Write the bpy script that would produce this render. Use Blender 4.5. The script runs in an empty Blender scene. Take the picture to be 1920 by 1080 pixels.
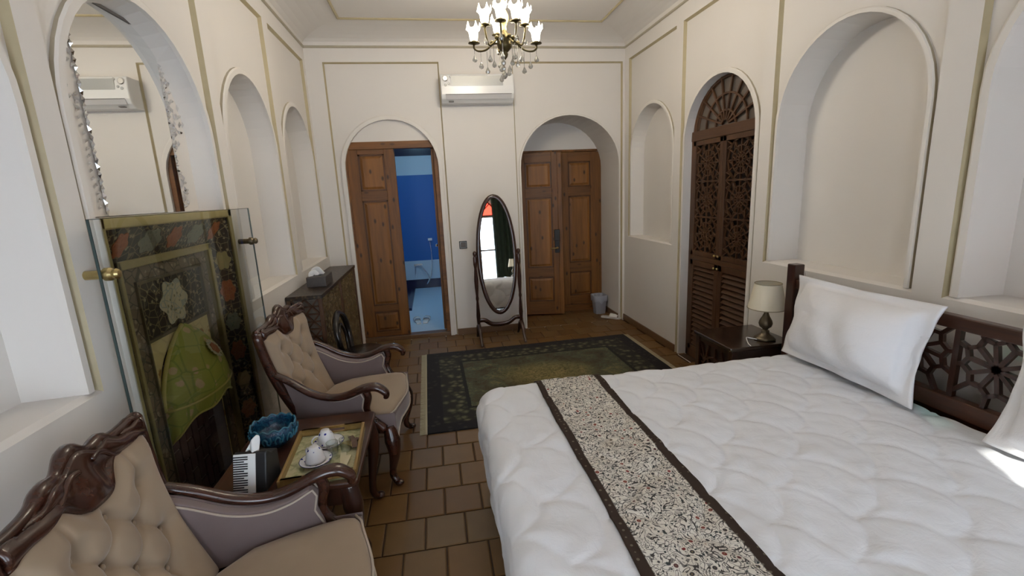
import bpy, bmesh, math, random
from mathutils import Vector, Matrix, noise
random.seed(7)
PI = math.pi
SC = bpy.context.scene
COL = SC.collection

# ---------------------------------------------------------------- camera
cd = bpy.data.cameras.new('camera'); cam = bpy.data.objects.new('camera', cd); COL.objects.link(cam)
cd.sensor_width = 36.0; cd.lens = 865.9 / 1920 * 36.0; cd.clip_start = 0.03
_r = Vector((0.98462803, -0.16852129, -0.04591527))
_u = Vector((0.07885484, 0.19432851, 0.9777619))
_f = Vector((0.15585105, 0.96635242, -0.20463002))
m = Matrix.Identity(4)
for i in range(3):
    m[i][0] = _r[i]; m[i][1] = _u[i]; m[i][2] = -_f[i]
m[0][3], m[1][3], m[2][3] = 0, 0, 1.6
cam.matrix_world = m
SC.camera = cam
# ---------------------------------------------------------------- world and light
w = bpy.data.worlds.new('sky'); SC.world = w; w.use_nodes = True
bg = w.node_tree.nodes['Background']; bg.inputs['Color'].default_value = (0.765, 0.865, 1.0, 1); bg.inputs['Strength'].default_value = 9.5
SC.view_settings.view_transform = 'Standard'; SC.view_settings.look = 'None'
SC.view_settings.gamma = 1.0; SC.view_settings.use_curve_mapping = False
SC.view_settings.exposure = 0.14
sl = bpy.data.lights.new('sun', 'SUN'); sl.energy = 7.0; sl.angle = math.radians(0.6); sl.color = (1.0, 0.96, 0.88)
so_ = bpy.data.objects.new('sun', sl); COL.objects.link(so_); so_.location = (-3, -8, 6)
so_.rotation_euler = Vector((0.865, 2.14, -1.315)).to_track_quat('-Z', 'Y').to_euler()
LAMP_W = 5.0          # watts of each chandelier bulb
WINDOWS = ((-0.72, 0.18), (0.92, 1.78))   # x ranges of the two windows in the rear wall
WIN_Z = (0.28, 2.0); WIN_RISE = 0.42
for (x0, x1) in WINDOWS:                     # sampling portals, they give no light of their own
    l = bpy.data.lights.new('window_portal', 'AREA'); l.shape = 'RECTANGLE'; l.size = x1 - x0; l.size_y = WIN_Z[1] + WIN_RISE - WIN_Z[0]
    l.cycles.is_portal = True
    o = bpy.data.objects.new('window_portal', l); COL.objects.link(o)
    o.location = ((x0 + x1) / 2, -0.97, (WIN_Z[0] + WIN_Z[1] + WIN_RISE) / 2); o.rotation_euler = (PI / 2, 0, PI)

# ---------------------------------------------------------------- helpers
def tag(o, label=None, cat=None, group=None, kind=None):
    if label: o['label'] = label
    if cat: o['category'] = cat
    if group: o['group'] = group
    if kind: o['kind'] = kind
    return o

def thing(name, label, cat, loc=(0, 0, 0), rz=0, group=None):
    o = bpy.data.objects.new(name, None); COL.objects.link(o)
    o.location = loc; o.rotation_euler = (0, 0, rz); o.empty_display_size = 0.05
    return tag(o, label, cat, group)

def copy_tree(o, parent=None):
    c = o.copy(); COL.objects.link(c); c.parent = parent
    for ch in [x for x in bpy.data.objects if x.parent == o]:
        copy_tree(ch, c)
    return c

class MB:
    def __init__(s): s.v = []; s.f = []; s.mi = []
    def add(s, vs, fs, mi=0):
        b = len(s.v); s.v += [tuple(p) for p in vs]
        for f in fs: s.f.append(tuple(b + i for i in f)); s.mi.append(mi)
        return s
    def quad(s, a, b, c, d, mi=0): return s.add([a, b, c, d], [(0, 1, 2, 3)], mi)
    def box(s, lo, hi, mi=0, M=None):
        x0, y0, z0 = lo; x1, y1, z1 = hi
        vs = [Vector(p) for p in ((x0, y0, z0), (x1, y0, z0), (x1, y1, z0), (x0, y1, z0), (x0, y0, z1), (x1, y0, z1), (x1, y1, z1), (x0, y1, z1))]
        if M: vs = [M @ p for p in vs]
        return s.add(vs, [(0, 3, 2, 1), (4, 5, 6, 7), (0, 1, 5, 4), (1, 2, 6, 5), (2, 3, 7, 6), (3, 0, 4, 7)], mi)
    def bar(s, a, b, wd, th, nrm=(0, 0, 1), mi=0):
        a, b = Vector(a), Vector(b); d = b - a
        if d.length < 1e-6: return s
        d.normalize(); n = Vector(nrm); t = n.cross(d).normalized() * wd / 2; n = n.normalized() * th / 2
        vs = [a - t - n, a + t - n, b + t - n, b - t - n, a - t + n, a + t + n, b + t + n, b - t + n]
        return s.add(vs, [(0, 3, 2, 1), (4, 5, 6, 7), (0, 1, 5, 4), (1, 2, 6, 5), (2, 3, 7, 6), (3, 0, 4, 7)], mi)
    def tube(s, path, rad, n=8, cap=True, squash=(1, 1), up=(0, 0, 1), mi=0, closed=False):
        P = [Vector(p) for p in path]; N = len(P)
        R = rad if isinstance(rad, (list, tuple)) else [rad] * N
        b = len(s.v); prev = Vector(up)
        for i in range(N):
            if closed: d = P[(i + 1) % N] - P[i - 1]
            else: d = P[min(i + 1, N - 1)] - P[max(i - 1, 0)]
            if d.length < 1e-9: d = Vector((0, 0, 1))
            d.normalize()
            t = prev - d * prev.dot(d)
            if t.length < 1e-4: t = d.orthogonal()
            t.normalize(); prev = t; q = d.cross(t)
            for k in range(n):
                a = 2 * PI * k / n
                s.v.append(tuple(P[i] + t * math.cos(a) * R[i] * squash[0] + q * math.sin(a) * R[i] * squash[1]))
        for i in range(N if closed else N - 1):
            j = (i + 1) % N
            for k in range(n):
                k2 = (k + 1) % n
                s.f.append((b + i * n + k, b + i * n + k2, b + j * n + k2, b + j * n + k)); s.mi.append(mi)
        if cap and not closed:
            s.f.append(tuple(b + k for k in range(n))[::-1]); s.f.append(tuple(b + (N - 1) * n + k for k in range(n))); s.mi += [mi, mi]
        return s
    def lathe(s, prof, n=20, c=(0, 0, 0), mi=0, M=None, wob=None):
        b = len(s.v); c = Vector(c)
        for i, (r, z) in enumerate(prof):
            for k in range(n):
                a = 2 * PI * k / n; rr = r; zz = z
                if wob: rr, zz = wob(r, z, a, i)
                p = Vector((rr * math.cos(a), rr * math.sin(a), zz))
                if M: p = M @ p
                s.v.append(tuple(p + c))
        for i in range(len(prof) - 1):
            for k in range(n):
                k2 = (k + 1) % n
                s.f.append((b + i * n + k, b + i * n + k2, b + (i + 1) * n + k2, b + (i + 1) * n + k)); s.mi.append(mi)
        return s
    def ball(s, c, r, n=10, M=None, mi=0):
        pr = [(math.sin(PI * i / n) * 1.0, -math.cos(PI * i / n)) for i in range(n + 1)]
        rx, ry, rz = (r, r, r) if not isinstance(r, tuple) else r
        D = Matrix.Diagonal((rx, ry, rz)).to_4x4()
        if M: D = M.to_4x4() @ D
        return s.lathe(pr, n + 4, c, mi, D.to_3x3())
    def prism(s, poly, fn, d0, d1, mi=0):      # poly of 2-D points, fn(p, d) -> 3-D point
        n = len(poly); A = [fn(p, d0) for p in poly]; B = [fn(p, d1) for p in poly]
        s.add(A + B, [tuple(range(n))[::-1], tuple(range(n, 2 * n))] + [(i, (i + 1) % n, n + (i + 1) % n, n + i) for i in range(n)], mi)
        return s
    def grid(s, fn, nu, nv, mi=0, wrap=False):
        b = len(s.v)
        for j in range(nv + 1):
            for i in range(nu + 1): s.v.append(tuple(fn(i / nu, j / nv)))
        for j in range(nv):
            for i in range(nu):
                q = b + j * (nu + 1) + i
                s.f.append((q, q + 1, q + nu + 2, q + nu + 1)); s.mi.append(mi)
        return s
    def build(s, name, mats, parent=None, smooth=False, bevel=0, kind=None, label=None, loc=None, rot=None, subsurf=0, weld=False, angle=None, rec=True):
        me = bpy.data.meshes.new(name); me.from_pydata(s.v, [], s.f)
        if not isinstance(mats, (list, tuple)): mats = [mats]
        for q in mats: me.materials.append(q)
        me.polygons.foreach_set('material_index', s.mi)
        if weld or rec:
            bm = bmesh.new(); bm.from_mesh(me)
            if weld: bmesh.ops.remove_doubles(bm, verts=bm.verts, dist=1e-5)
            if rec: bmesh.ops.recalc_face_normals(bm, faces=bm.faces)
            bm.to_mesh(me); bm.free()
        me.update()
        if smooth: me.polygons.foreach_set('use_smooth', [True] * len(me.polygons))
        o = bpy.data.objects.new(name, me); COL.objects.link(o); o.parent = parent
        if loc: o.location = loc
        if rot: o.rotation_euler = rot
        if bevel:
            md = o.modifiers.new('bevel', 'BEVEL'); md.width = bevel; md.segments = 2; md.limit_method = 'ANGLE'
        if subsurf:
            md = o.modifiers.new('subsurf', 'SUBSURF'); md.levels = subsurf; md.render_levels = subsurf
        if angle: 
            md = None
            try:
                me.set_sharp_from_angle(angle=angle)
            except Exception: pass
        if kind: o['kind'] = kind
        if label: o['label'] = label
        return o

def catmull(pts, k=6):
    P = [Vector(p) for p in pts]; out = []
    for i in range(len(P) - 1):
        a = P[max(i - 1, 0)]; b = P[i]; c = P[i + 1]; d = P[min(i + 2, len(P) - 1)]
        for t in range(k):
            t = t / k
            out.append(0.5 * ((2 * b) + (c - a) * t + (2 * a - 5 * b + 4 * c - d) * t * t + (3 * b - a - 3 * c + d) * t ** 3))
    out.append(P[-1]); return out

def lerpl(xs, n):
    out = []
    for i in range(n):
        t = i / (n - 1) * (len(xs) - 1); k = min(int(t), len(xs) - 2); out.append(xs[k] + (xs[k + 1] - xs[k]) * (t - k))
    return out

# ---------------------------------------------------------------- materials
class NT:
    def __init__(s, name):
        s.m = bpy.data.materials.new(name); s.m.use_nodes = True; s.t = s.m.node_tree; s.b = s.t.nodes['Principled BSDF']
    def n(s, typ, **kw):
        q = s.t.nodes.new(typ)
        for k, v in kw.items():
            if k in q.inputs: 
                q.inputs[k].default_value = v
            else: setattr(q, k, v)
        return q
    def l(s, a, b): s.t.links.new(a, b); return s
    def coord(s, scale=(1, 1, 1), out='Object', rot=(0, 0, 0)):
        t = s.n('ShaderNodeTexCoord'); mp = s.n('ShaderNodeMapping'); mp.inputs['Scale'].default_value = scale; mp.inputs['Rotation'].default_value = rot
        s.l(t.outputs[out], mp.inputs['Vector']); return mp.outputs['Vector']
    def noise(s, vec, scale=5, detail=3, rough=0.5, dist=0):
        q = s.n('ShaderNodeTexNoise'); q.inputs['Scale'].default_value = scale; q.inputs['Detail'].default_value = detail; q.inputs['Roughness'].default_value = rough; q.inputs['Distortion'].default_value = dist
        s.l(vec, q.inputs['Vector']); return q.outputs['Fac']
    def vor(s, vec, scale=5, feature='F1', out='Distance', rnd=1):
        q = s.n('ShaderNodeTexVoronoi'); q.feature = feature; q.inputs['Scale'].default_value = scale; q.inputs['Randomness'].default_value = rnd
        s.l(vec, q.inputs['Vector']); return q.outputs[out]
    def ramp(s, fac, stops, interp='LINEAR'):
        q = s.n('ShaderNodeValToRGB'); q.color_ramp.interpolation = interp; e = q.color_ramp.elements
        while len(e) < len(stops): e.new(0.5)
        for k, (p, c) in enumerate(stops): e[k].position = p; e[k].color = (c[0], c[1], c[2], 1)
        s.l(fac, q.inputs['Fac']); return q.outputs['Color']
    def mix(s, fac, a, b, mode='MIX'):
        q = s.n('ShaderNodeMix', data_type='RGBA', blend_type=mode)
        for sock, v in ((q.inputs[0], fac), (q.inputs[6], a), (q.inputs[7], b)):
            if isinstance(v, (int, float)): sock.default_value = v
            elif isinstance(v, tuple): sock.default_value = (v[0], v[1], v[2], 1)
            else: s.l(v, sock)
        return q.outputs[2]
    def math(s, op, a, b=0.0, c=None):
        q = s.n('ShaderNodeMath', operation=op)
        for k, v in enumerate((a, b, c)):
            if v is None: continue
            if isinstance(v, (int, float)): q.inputs[k].default_value = v
            else: s.l(v, q.inputs[k])
        return q.outputs[0]
    def sep(s, vec):
        q = s.n('ShaderNodeSeparateXYZ'); s.l(vec, q.inputs[0]); return q.outputs
    def bump(s, h, strength=0.3, dist=0.01):
        q = s.n('ShaderNodeBump'); q.inputs['Strength'].default_value = strength; q.inputs['Distance'].default_value = dist
        s.l(h, q.inputs['Height']); s.l(q.outputs[0], s.b.inputs['Normal']); return s
    def set(s, **kw):
        for k, v in kw.items():
            k = k.replace('_', ' ')
            if k not in s.b.inputs: continue
            if hasattr(v, 'is_linked') or hasattr(v, 'links'): s.l(v, s.b.inputs[k])
            elif isinstance(v, tuple) and len(v) == 3: s.b.inputs[k].default_value = (*v, 1)
            else: s.b.inputs[k].default_value = v
        return s

def srgb(r, g, b):
    f = lambda c: (c / 255 / 12.92) if c / 255 <= 0.04045 else ((c / 255 + 0.055) / 1.055) ** 2.4
    return (f(r), f(g), f(b))

def simple(name, c, rough=0.5, metal=0.0, var=0.0, vs=20, bump=0, **kw):
    t = NT(name); t.set(Base_Color=c, Roughness=rough, Metallic=metal, **kw)
    if var or bump:
        f = t.noise(t.coord(), vs, 4)
        if var: t.set(Base_Color=t.mix(f, tuple(x * (1 - var) for x in c), tuple(min(1, x * (1 + var)) for x in c)))
        if bump: t.bump(f, bump, 0.004)
    return t.m

def wood(name, c1, c2, rough=0.45, scale=6, axis='Z', knots=0.0, coat=0.0):
    t = NT(name); st = {'Z': (1, 1, 0.09), 'Y': (1, 0.09, 1), 'X': (0.09, 1, 1)}[axis]
    v = t.coord(st); f = t.noise(v, scale, 5, 0.6, 1.2); g = t.noise(v, scale * 9, 3, 0.5, 0.4)
    col = t.ramp(t.math('ADD', t.math('MULTIPLY', f, 0.75), t.math('MULTIPLY', g, 0.25)), [(0.3, c1), (0.68, c2)])
    if knots:
        kv = t.coord((1, 1, 0.5) if axis == 'Z' else (0.5, 1, 1), 'Object', (PI / 2, 0, 0)); oi = t.n('ShaderNodeObjectInfo'); va = t.n('ShaderNodeVectorMath', operation='MULTIPLY_ADD')
        t.l(oi.outputs['Random'], va.inputs[0]); va.inputs[1].default_value = (7.0, 3.0, 0); t.l(kv, va.inputs[2])
        vq = t.n('ShaderNodeTexVoronoi'); vq.voronoi_dimensions = '2D'; vq.inputs['Scale'].default_value = 6.0; t.l(va.outputs[0], vq.inputs['Vector']); k = vq.outputs['Distance']
        kf = t.ramp(k, [(0.04, (1, 1, 1)), (0.10, (0, 0, 0))])
        col = t.mix(t.math('MULTIPLY', kf, knots), col, tuple(x * 0.35 for x in c1))
    t.set(Base_Color=col, Roughness=rough, Coat_Weight=coat, Coat_Roughness=0.15); t.bump(g, 0.08, 0.002); return t.m

M = {}
def plaster(name, c):
    t = NT(name); v = t.coord(); f = t.noise(v, 3.5, 4); g = t.noise(v, 90, 2)
    t.set(Base_Color=t.mix(f, tuple(x * 0.965 for x in c), c), Roughness=0.75); t.bump(g, 0.06, 0.002); return t.m
M['plaster'] = plaster('plaster', (0.765, 0.73, 0.685))
M['rim'] = plaster('rim_plaster', (0.775, 0.74, 0.69))
M['gold'] = simple('gold_paint', (0.46, 0.39, 0.24), 0.55, 0, 0.1)
M['taupe'] = simple('taupe_paint', (0.43, 0.385, 0.29), 0.6, 0, 0.1)
M['pine'] = wood('pine', srgb(78, 46, 16), srgb(144, 93, 36), 0.5, 5, 'Z', 0.95)
M['pine_h'] = wood('pine_cross', srgb(76, 45, 16), srgb(134, 87, 38), 0.5, 5, 'X', 0.6)
M['pine_panel'] = wood('pine_panel', srgb(84, 50, 17), srgb(150, 99, 43), 0.5, 4, 'Z', 0.95)
M['pine_dark'] = wood('pine_moulding', srgb(58, 33, 12), srgb(100, 62, 26), 0.5, 5, 'Z')
M['walnut'] = wood('walnut', srgb(30, 16, 11), srgb(66, 36, 24), 0.28, 7, 'Z', 0, 0.4)
M['walnut_x'] = wood('walnut_carved', srgb(34, 17, 12), srgb(74, 40, 27), 0.26, 9, 'X', 0, 0.4)
M['walnut_y'] = wood('walnut_rail', srgb(44, 24, 16), srgb(86, 50, 32), 0.35, 7, 'Y', 0, 0.2)
M['night_top'] = wood('nightstand_top_wood', srgb(30, 20, 15), srgb(58, 42, 32), 0.18, 7, 'Y', 0, 0.5)
M['cupwood'] = wood('cupboard_wood', srgb(58, 36, 20), srgb(96, 64, 38), 0.5, 7, 'Z')
M['cupwood_y'] = wood('cupboard_rail_wood', srgb(58, 36, 20), srgb(96, 64, 38), 0.5, 7, 'Y')
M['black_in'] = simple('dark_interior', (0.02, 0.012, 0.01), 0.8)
M['mirror'] = simple('mirror_silver', (0.9, 0.91, 0.9), 0.015, 1.0)
M['chrome'] = simple('chrome', (0.75, 0.75, 0.75), 0.18, 1.0)
M['brass'] = simple('antique_brass', (0.10, 0.078, 0.034), 0.36, 0.8, 0.3, 60)
M['brass_bright'] = simple('polished_brass', (0.55, 0.44, 0.2), 0.3, 1.0)
M['bronze'] = simple('aged_bronze', (0.16, 0.13, 0.085), 0.38, 0.8, 0.3, 60)
t = NT('clear_glass'); t.set(Base_Color=(0.93, 0.98, 0.96), Roughness=0.0, IOR=1.45, Transmission_Weight=1.0); M['glass'] = t.m
t = NT('screen_glass')                       # thin pane: clear, slightly green, reflecting a little
tr = t.n('ShaderNodeBsdfTransparent'); tr.inputs[0].default_value = (0.94, 0.965, 0.95, 1)
gl = t.n('ShaderNodeBsdfGlossy'); gl.inputs['Roughness'].default_value = 0.01; gl.inputs['Color'].default_value = (0.9, 0.95, 0.93, 1)
fr = t.n('ShaderNodeFresnel'); fr.inputs['IOR'].default_value = 1.45; mx = t.n('ShaderNodeMixShader')
t.l(fr.outputs[0], mx.inputs[0]).l(tr.outputs[0], mx.inputs[1]).l(gl.outputs[0], mx.inputs[2]).l(mx.outputs[0], t.t.nodes['Material Output'].inputs[0]); M['pane'] = t.m
t = NT('tumbler_glass'); tr = t.n('ShaderNodeBsdfTransparent'); tr.inputs[0].default_value = (0.93, 0.95, 0.94, 1)
gl = t.n('ShaderNodeBsdfGlossy'); gl.inputs['Roughness'].default_value = 0.03; lw = t.n('ShaderNodeLayerWeight'); lw.inputs['Blend'].default_value = 0.25; mx = t.n('ShaderNodeMixShader')
t.l(t.math('MULTIPLY_ADD', lw.outputs['Facing'], 0.55, 0.06), mx.inputs[0]).l(tr.outputs[0], mx.inputs[1]).l(gl.outputs[0], mx.inputs[2]).l(mx.outputs[0], t.t.nodes['Material Output'].inputs[0]); M['tumbler'] = t.m
M['pane_edge'] = simple('glass_edge', (0.035, 0.06, 0.058), 0.5)
t = NT('crystal'); t.set(Base_Color=(0.62, 0.60, 0.55), Roughness=0.04, IOR=1.5, Transmission_Weight=0.6); M['crystal'] = t.m
t = NT('opal_shade'); t.set(Base_Color=(0.95, 0.92, 0.82), Roughness=0.4, Emission_Color=(1.0, 0.93, 0.74), Emission_Strength=7.0); M['opal'] = t.m
# ---- fabrics
def velvet(name, c, var=0.12):
    t = NT(name); v = t.coord(); f = t.noise(v, 7, 3); g = t.noise(v, 350, 2)
    t.set(Base_Color=t.mix(f, tuple(x * (1 - var) for x in c), tuple(x * (1 + var) for x in c)), Roughness=0.9, Sheen_Weight=0.35, Sheen_Roughness=0.4, Specular_IOR_Level=0.15); t.bump(g, 0.12, 0.001); return t.m
M['beige'] = velvet('beige_velvet', (0.325, 0.245, 0.17))
M['mauve'] = velvet('mauve_velvet', (0.205, 0.158, 0.150))
M['piping'] = simple('cream_piping', (0.46, 0.39, 0.32), 0.8)
def linen(name, c, sc=260):
    t = NT(name); v = t.coord(); f = t.noise(v, 6, 4); g = t.noise(v, sc, 2); h = t.noise(v, 13, 4, 0.6, 0.6)
    t.set(Base_Color=t.mix(f, tuple(x * 0.97 for x in c), c), Roughness=0.85, Sheen_Weight=0.1, Specular_IOR_Level=0.2)
    t.bump(t.math('ADD', t.math('MULTIPLY', g, 0.08), h), 0.35, 0.012); return t.m
M['duvet'] = linen('white_quilt', (0.77, 0.79, 0.83))
M['pillow'] = linen('white_pillow_linen', (0.82, 0.82, 0.84))
M['tissue'] = simple('tissue_paper', (0.82, 0.82, 0.80), 0.9)
M['white'] = simple('white_plastic', (0.78, 0.78, 0.77), 0.25)
M['grey_plastic'] = simple('grey_plastic', (0.30, 0.31, 0.36), 0.5)
M['silver_panel'] = simple('silver_panel', (0.50, 0.51, 0.50), 0.18, 0.35)
M['black'] = simple('black_plastic', (0.012, 0.012, 0.013), 0.5)
M['leather'] = simple('grey_leather', (0.075, 0.065, 0.06), 0.5, 0, 0.2, 80)
M['shade'] = simple('cream_lampshade', (0.72, 0.66, 0.52), 0.8)
M['navy'] = simple('navy_tile', (0.01, 0.012, 0.05), 0.2)
M['blue'] = simple('blue_tile', (0.004, 0.14, 0.46), 0.4)
M['white_tile'] = simple('white_tile', (0.62, 0.72, 0.80), 0.35)
M['bath_floor'] = simple('bath_floor_tile', (0.55, 0.68, 0.78), 0.3)
M['green_cloth'] = simple('green_curtain_cloth', (0.022, 0.038, 0.022), 0.85, 0, 0.2, 8)
t = NT('red_glass'); tr = t.n('ShaderNodeBsdfTransparent'); tr.inputs[0].default_value = (0.55, 0.03, 0.015, 1); t.l(tr.outputs[0], t.t.nodes['Material Output'].inputs[0]); M['red_glass'] = t.m
t = NT('green_glass'); tr = t.n('ShaderNodeBsdfTransparent'); tr.inputs[0].default_value = (0.004, 0.045, 0.035, 1); t.l(tr.outputs[0], t.t.nodes['Material Output'].inputs[0]); M['green_glass'] = t.m  # made nearly opaque to hold back the sun's coloured patch on the bed
t = NT('clear_pane'); tr = t.n('ShaderNodeBsdfTransparent'); tr.inputs[0].default_value = (0.95, 0.97, 0.96, 1); t.l(tr.outputs[0], t.t.nodes['Material Output'].inputs[0]); M['clear_pane'] = t.m
t = NT('blue_ceramic'); v = t.coord(); f = t.noise(v, 28, 3, 0.6, 2.5)
t.set(Base_Color=t.ramp(f, [(0.4, (0.003, 0.028, 0.08)), (0.62, (0.012, 0.10, 0.18))]), Roughness=0.12, Coat_Weight=0.5); t.bump(f, 0.6, 0.01); M['ceramic'] = t.m
# terracotta tile
t = NT('terracotta'); v = t.coord(); oi = t.n('ShaderNodeObjectInfo'); f = t.noise(v, 9, 4)
col = t.ramp(oi.outputs['Random'], [(0.0, (0.145, 0.070, 0.022)), (0.35, (0.185, 0.094, 0.029)), (0.7, (0.205, 0.110, 0.034)), (1.0, (0.19, 0.118, 0.052))])
t.set(Base_Color=t.mix(t.math('MULTIPLY', f, 0.5), col, (0.105, 0.052, 0.020)), Roughness=0.46, Specular_IOR_Level=0.35); t.bump(t.noise(v, 22, 3), 0.12, 0.004); M['terra'] = t.m
M['terra_base'] = simple('terracotta_skirting', (0.155, 0.085, 0.040), 0.4, 0, 0.2, 8)
M['grout'] = simple('grout', (0.055, 0.030, 0.015), 0.9)

# ================================================================ THE SETTING
XL, XR, YF, YR = -1.13, 2.21, 5.18, -0.9
ZT = 3.08; REC = 0.025; CH = 0.013
def arch_pts(o, off=0.0, n=22, sill=True):
    s0, s1 = o['s'][0] - off, o['s'][1] + off; sp = o['spring']; r = o['rise'] + off; c = (s0 + s1) / 2; a = (s1 - s0) / 2
    P = [(c - a * math.cos(PI * i / n), sp + r * math.sin(PI * i / n)) for i in range(n + 1)]
    if sill: P = [(s0, o['sill'])] + P + [(s1, o['sill'])]
    return P

def build_wall(name, L, s_lo, s_hi, panels, z_hi=ZT + 0.02, zlow=0.0):
    face, gold, rim, skirt = MB(), MB(), MB(), MB()
    R4 = lambda mb, s0, s1, z0, z1, n: mb.quad(L(s0, n, z0), L(s1, n, z0), L(s1, n, z1), L(s0, n, z1)) if s1 - s0 > 1e-5 and z1 - z0 > 1e-5 else None
    cur = s_lo
    for p in sorted(panels, key=lambda q: q['s'][0]):
        a, b = p['s']; z0, z1 = p['z']; R4(face, cur, a, -0.03, z_hi, 0); cur = b
        R4(face, a, b, -0.03, z0, 0); R4(face, a, b, z1, z_hi, 0)
        ai, bi, z0i, z1i = a + CH, b - CH, (z0 + CH if z0 > 0 else -0.03), z1 - CH
        gold.quad(L(a, 0, z0), L(ai, -REC, z0i), L(ai, -REC, z1i), L(a, 0, z1)); gold.quad(L(b, 0, z0), L(b, 0, z1), L(bi, -REC, z1i), L(bi, -REC, z0i))
        gold.quad(L(a, 0, z1), L(ai, -REC, z1i), L(bi, -REC, z1i), L(b, 0, z1))
        if z0 > 0: face.quad(L(a, 0, z0), L(b, 0, z0), L(bi, -REC, z0i), L(ai, -REC, z0i))
        o = p.get('o')
        if not o: R4(face, ai, bi, z0i, z1i, -REC); continue
        P = arch_pts(o); A = arch_pts(o, sill=False); s0, s1 = o['s']; n = -REC
        R4(face, ai, s0, z0i, z1i, n); R4(face, s1, bi, z0i, z1i, n); R4(face, s0, s1, z0i, o['sill'], n)
        for i in range(len(A) - 1):
            face.quad(L(A[i][0], n, A[i][1]), L(A[i + 1][0], n, A[i + 1][1]), L(A[i + 1][0], n, z1i), L(A[i][0], n, z1i))
        d = n - o['d']; sh = o.get('in', 0.0)   # niche interior
        cs = (s0 + s1) / 2; Q = [(cs + (x - cs) * (1 - sh), z if i in (0, len(P) - 1) else o['sill'] + (z - o['sill']) * (1 - o.get('shz', 0))) for i, (x, z) in enumerate(P)]
        for i in range(len(P) - 1):
            face.quad(L(P[i][0], n, P[i][1]), L(Q[i][0], d, Q[i][1]), L(Q[i + 1][0], d, Q[i + 1][1]), L(P[i + 1][0], n, P[i + 1][1]))
        if o['sill'] > 0 or o.get('floor'): face.quad(L(s0, n, o['sill']), L(s1, n, o['sill']), L(Q[-1][0], d, o['sill']), L(Q[0][0], d, o['sill']))
        if o.get('back', True): face.add([L(x, d, z) for x, z in Q], [tuple(range(len(Q)))])
        # raised rim round the opening
        off = min(s0 - ai, bi - s1, 0.055) - 0.008
        if off > 0.01:
            O = arch_pts(o, off); O[0] = (O[0][0], z0i); O[-1] = (O[-1][0], z0i); I = list(P); I[0] = (I[0][0], z0i); I[-1] = (I[-1][0], z0i)
            t = n + 0.02
            for i in range(len(O) - 1):
                k = i + 1
                rim.quad(L(O[i][0], n, O[i][1]), L(O[k][0], n, O[k][1]), L(O[k][0], t - 0.006, O[k][1]), L(O[i][0], t - 0.006, O[i][1]), 1)
                mo = [((O[j][0] * 0.75 + I[j][0] * 0.25), (O[j][1] * 0.75 + I[j][1] * 0.25)) for j in (i, k)]
                rim.quad(L(O[i][0], t - 0.006, O[i][1]), L(O[k][0], t - 0.006, O[k][1]), L(mo[1][0], t, mo[1][1]), L(mo[0][0], t, mo[0][1]), 0)
                rim.quad(L(mo[0][0], t, mo[0][1]), L(mo[1][0], t, mo[1][1]), L(I[k][0], t, I[k][1]), L(I[i][0], t, I[i][1]), 0)
                rim.quad(L(I[i][0], t, I[i][1]), L(I[k][0], t, I[k][1]), L(I[k][0], n, I[k][1]), L(I[i][0], n, I[i][1]), 0)
    R4(face, cur, s_hi, -0.03, z_hi, 0)
    wl = tag(face.build(name, M['plaster'], rec=False), kind='structure')
    gold.build('panel_moulding', M['gold'], wl, rec=False)
    if rim.v: rim.build('arch_rim', [M['rim'], M['taupe']], wl, rec=False)
    return wl

def P_(a, b, o, z0, d, spring=1.93, rise=0.47, back=True, sh=0.0, shz=None):
    return dict(s=(a, b), z=(z0, 2.94), o=dict(s=o, sill=(z0 + 0.013 if z0 > 0 else -0.03), spring=spring, rise=rise, d=d, back=back, shz=(sh * 0.4 if shz is None else shz), **{'in': sh}))
LW = lambda s, n, z: (XL + n, s, z)
RW = lambda s, n, z: (XR - n, s, z)
FW = lambda s, n, z: (s, YF - n, z)
BW = lambda s, n, z: (s, YR + n, z)
wall_left = build_wall('wall_left', LW, YR, YF, [
    P_(-0.62, 0.40, (-0.565, 0.345), 1.01, 0.16), P_(0.53, 1.655, (0.585, 1.60), 1.01, 0.16, 1.90, 0.5, True, 0.03),
    P_(1.75, 2.877, (1.81, 2.818), 0.0, 0.08, 1.92, 0.505, False, 0.12, 0.012), P_(2.985, 3.977, (3.045, 3.918), 1.01, 0.16, 1.96, 0.46, True, 0.03), P_(4.10, 5.10, (4.158, 5.042), 1.01, 0.16, 1.96, 0.46, True, 0.03)])
fk = MB(); fk.box((XL - 0.22, 1.68, -0.03), (XL - 0.035, 2.95, 2.60)); fk.f = [f for i, f in enumerate(fk.f) if i != 3]; fk.mi = fk.mi[:5]  # added box behind the open niche, keeps outside light from leaking in
fk.build('niche_light_seal', M['plaster'], wall_left, rec=False)
wall_right = build_wall('wall_right', RW, YR, YF, [
    P_(-0.62, 0.40, (-0.565, 0.345), 1.045, 0.18), P_(0.53, 1.665, (0.59, 1.605), 1.045, 0.2, 1.92, 0.5, True, 0.03),
    P_(1.80, 2.82, (1.845, 2.775), 1.045, 0.19, 1.92, 0.49, True, 0.03), P_(2.93, 3.955, (2.985, 3.90), 0.0, 0.30, 1.95, 0.45), P_(4.07, 5.07, (4.12, 5.02), 1.03, 0.13, 1.95, 0.44, True, 0.03)])
wall_front = build_wall('wall_front', FW, XL, XR, [
    P_(-0.965, 0.178, (-0.862, 0.10), 0.0, 0.06, 1.905, 0.485, False), P_(0.945, 2.185, (1.0, 2.145), 0.0, 0.72, 1.85, 0.545)])
rp = []
for (x0, x1) in WINDOWS: rp.append(dict(s=(x0 - 0.08, x1 + 0.08), z=(0.0, 2.94), o=dict(s=(x0, x1), sill=WIN_Z[0], spring=WIN_Z[1], rise=WIN_RISE, d=0.05, back=False)))
wall_rear = build_wall('wall_rear', BW, XL, XR, rp)
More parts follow.
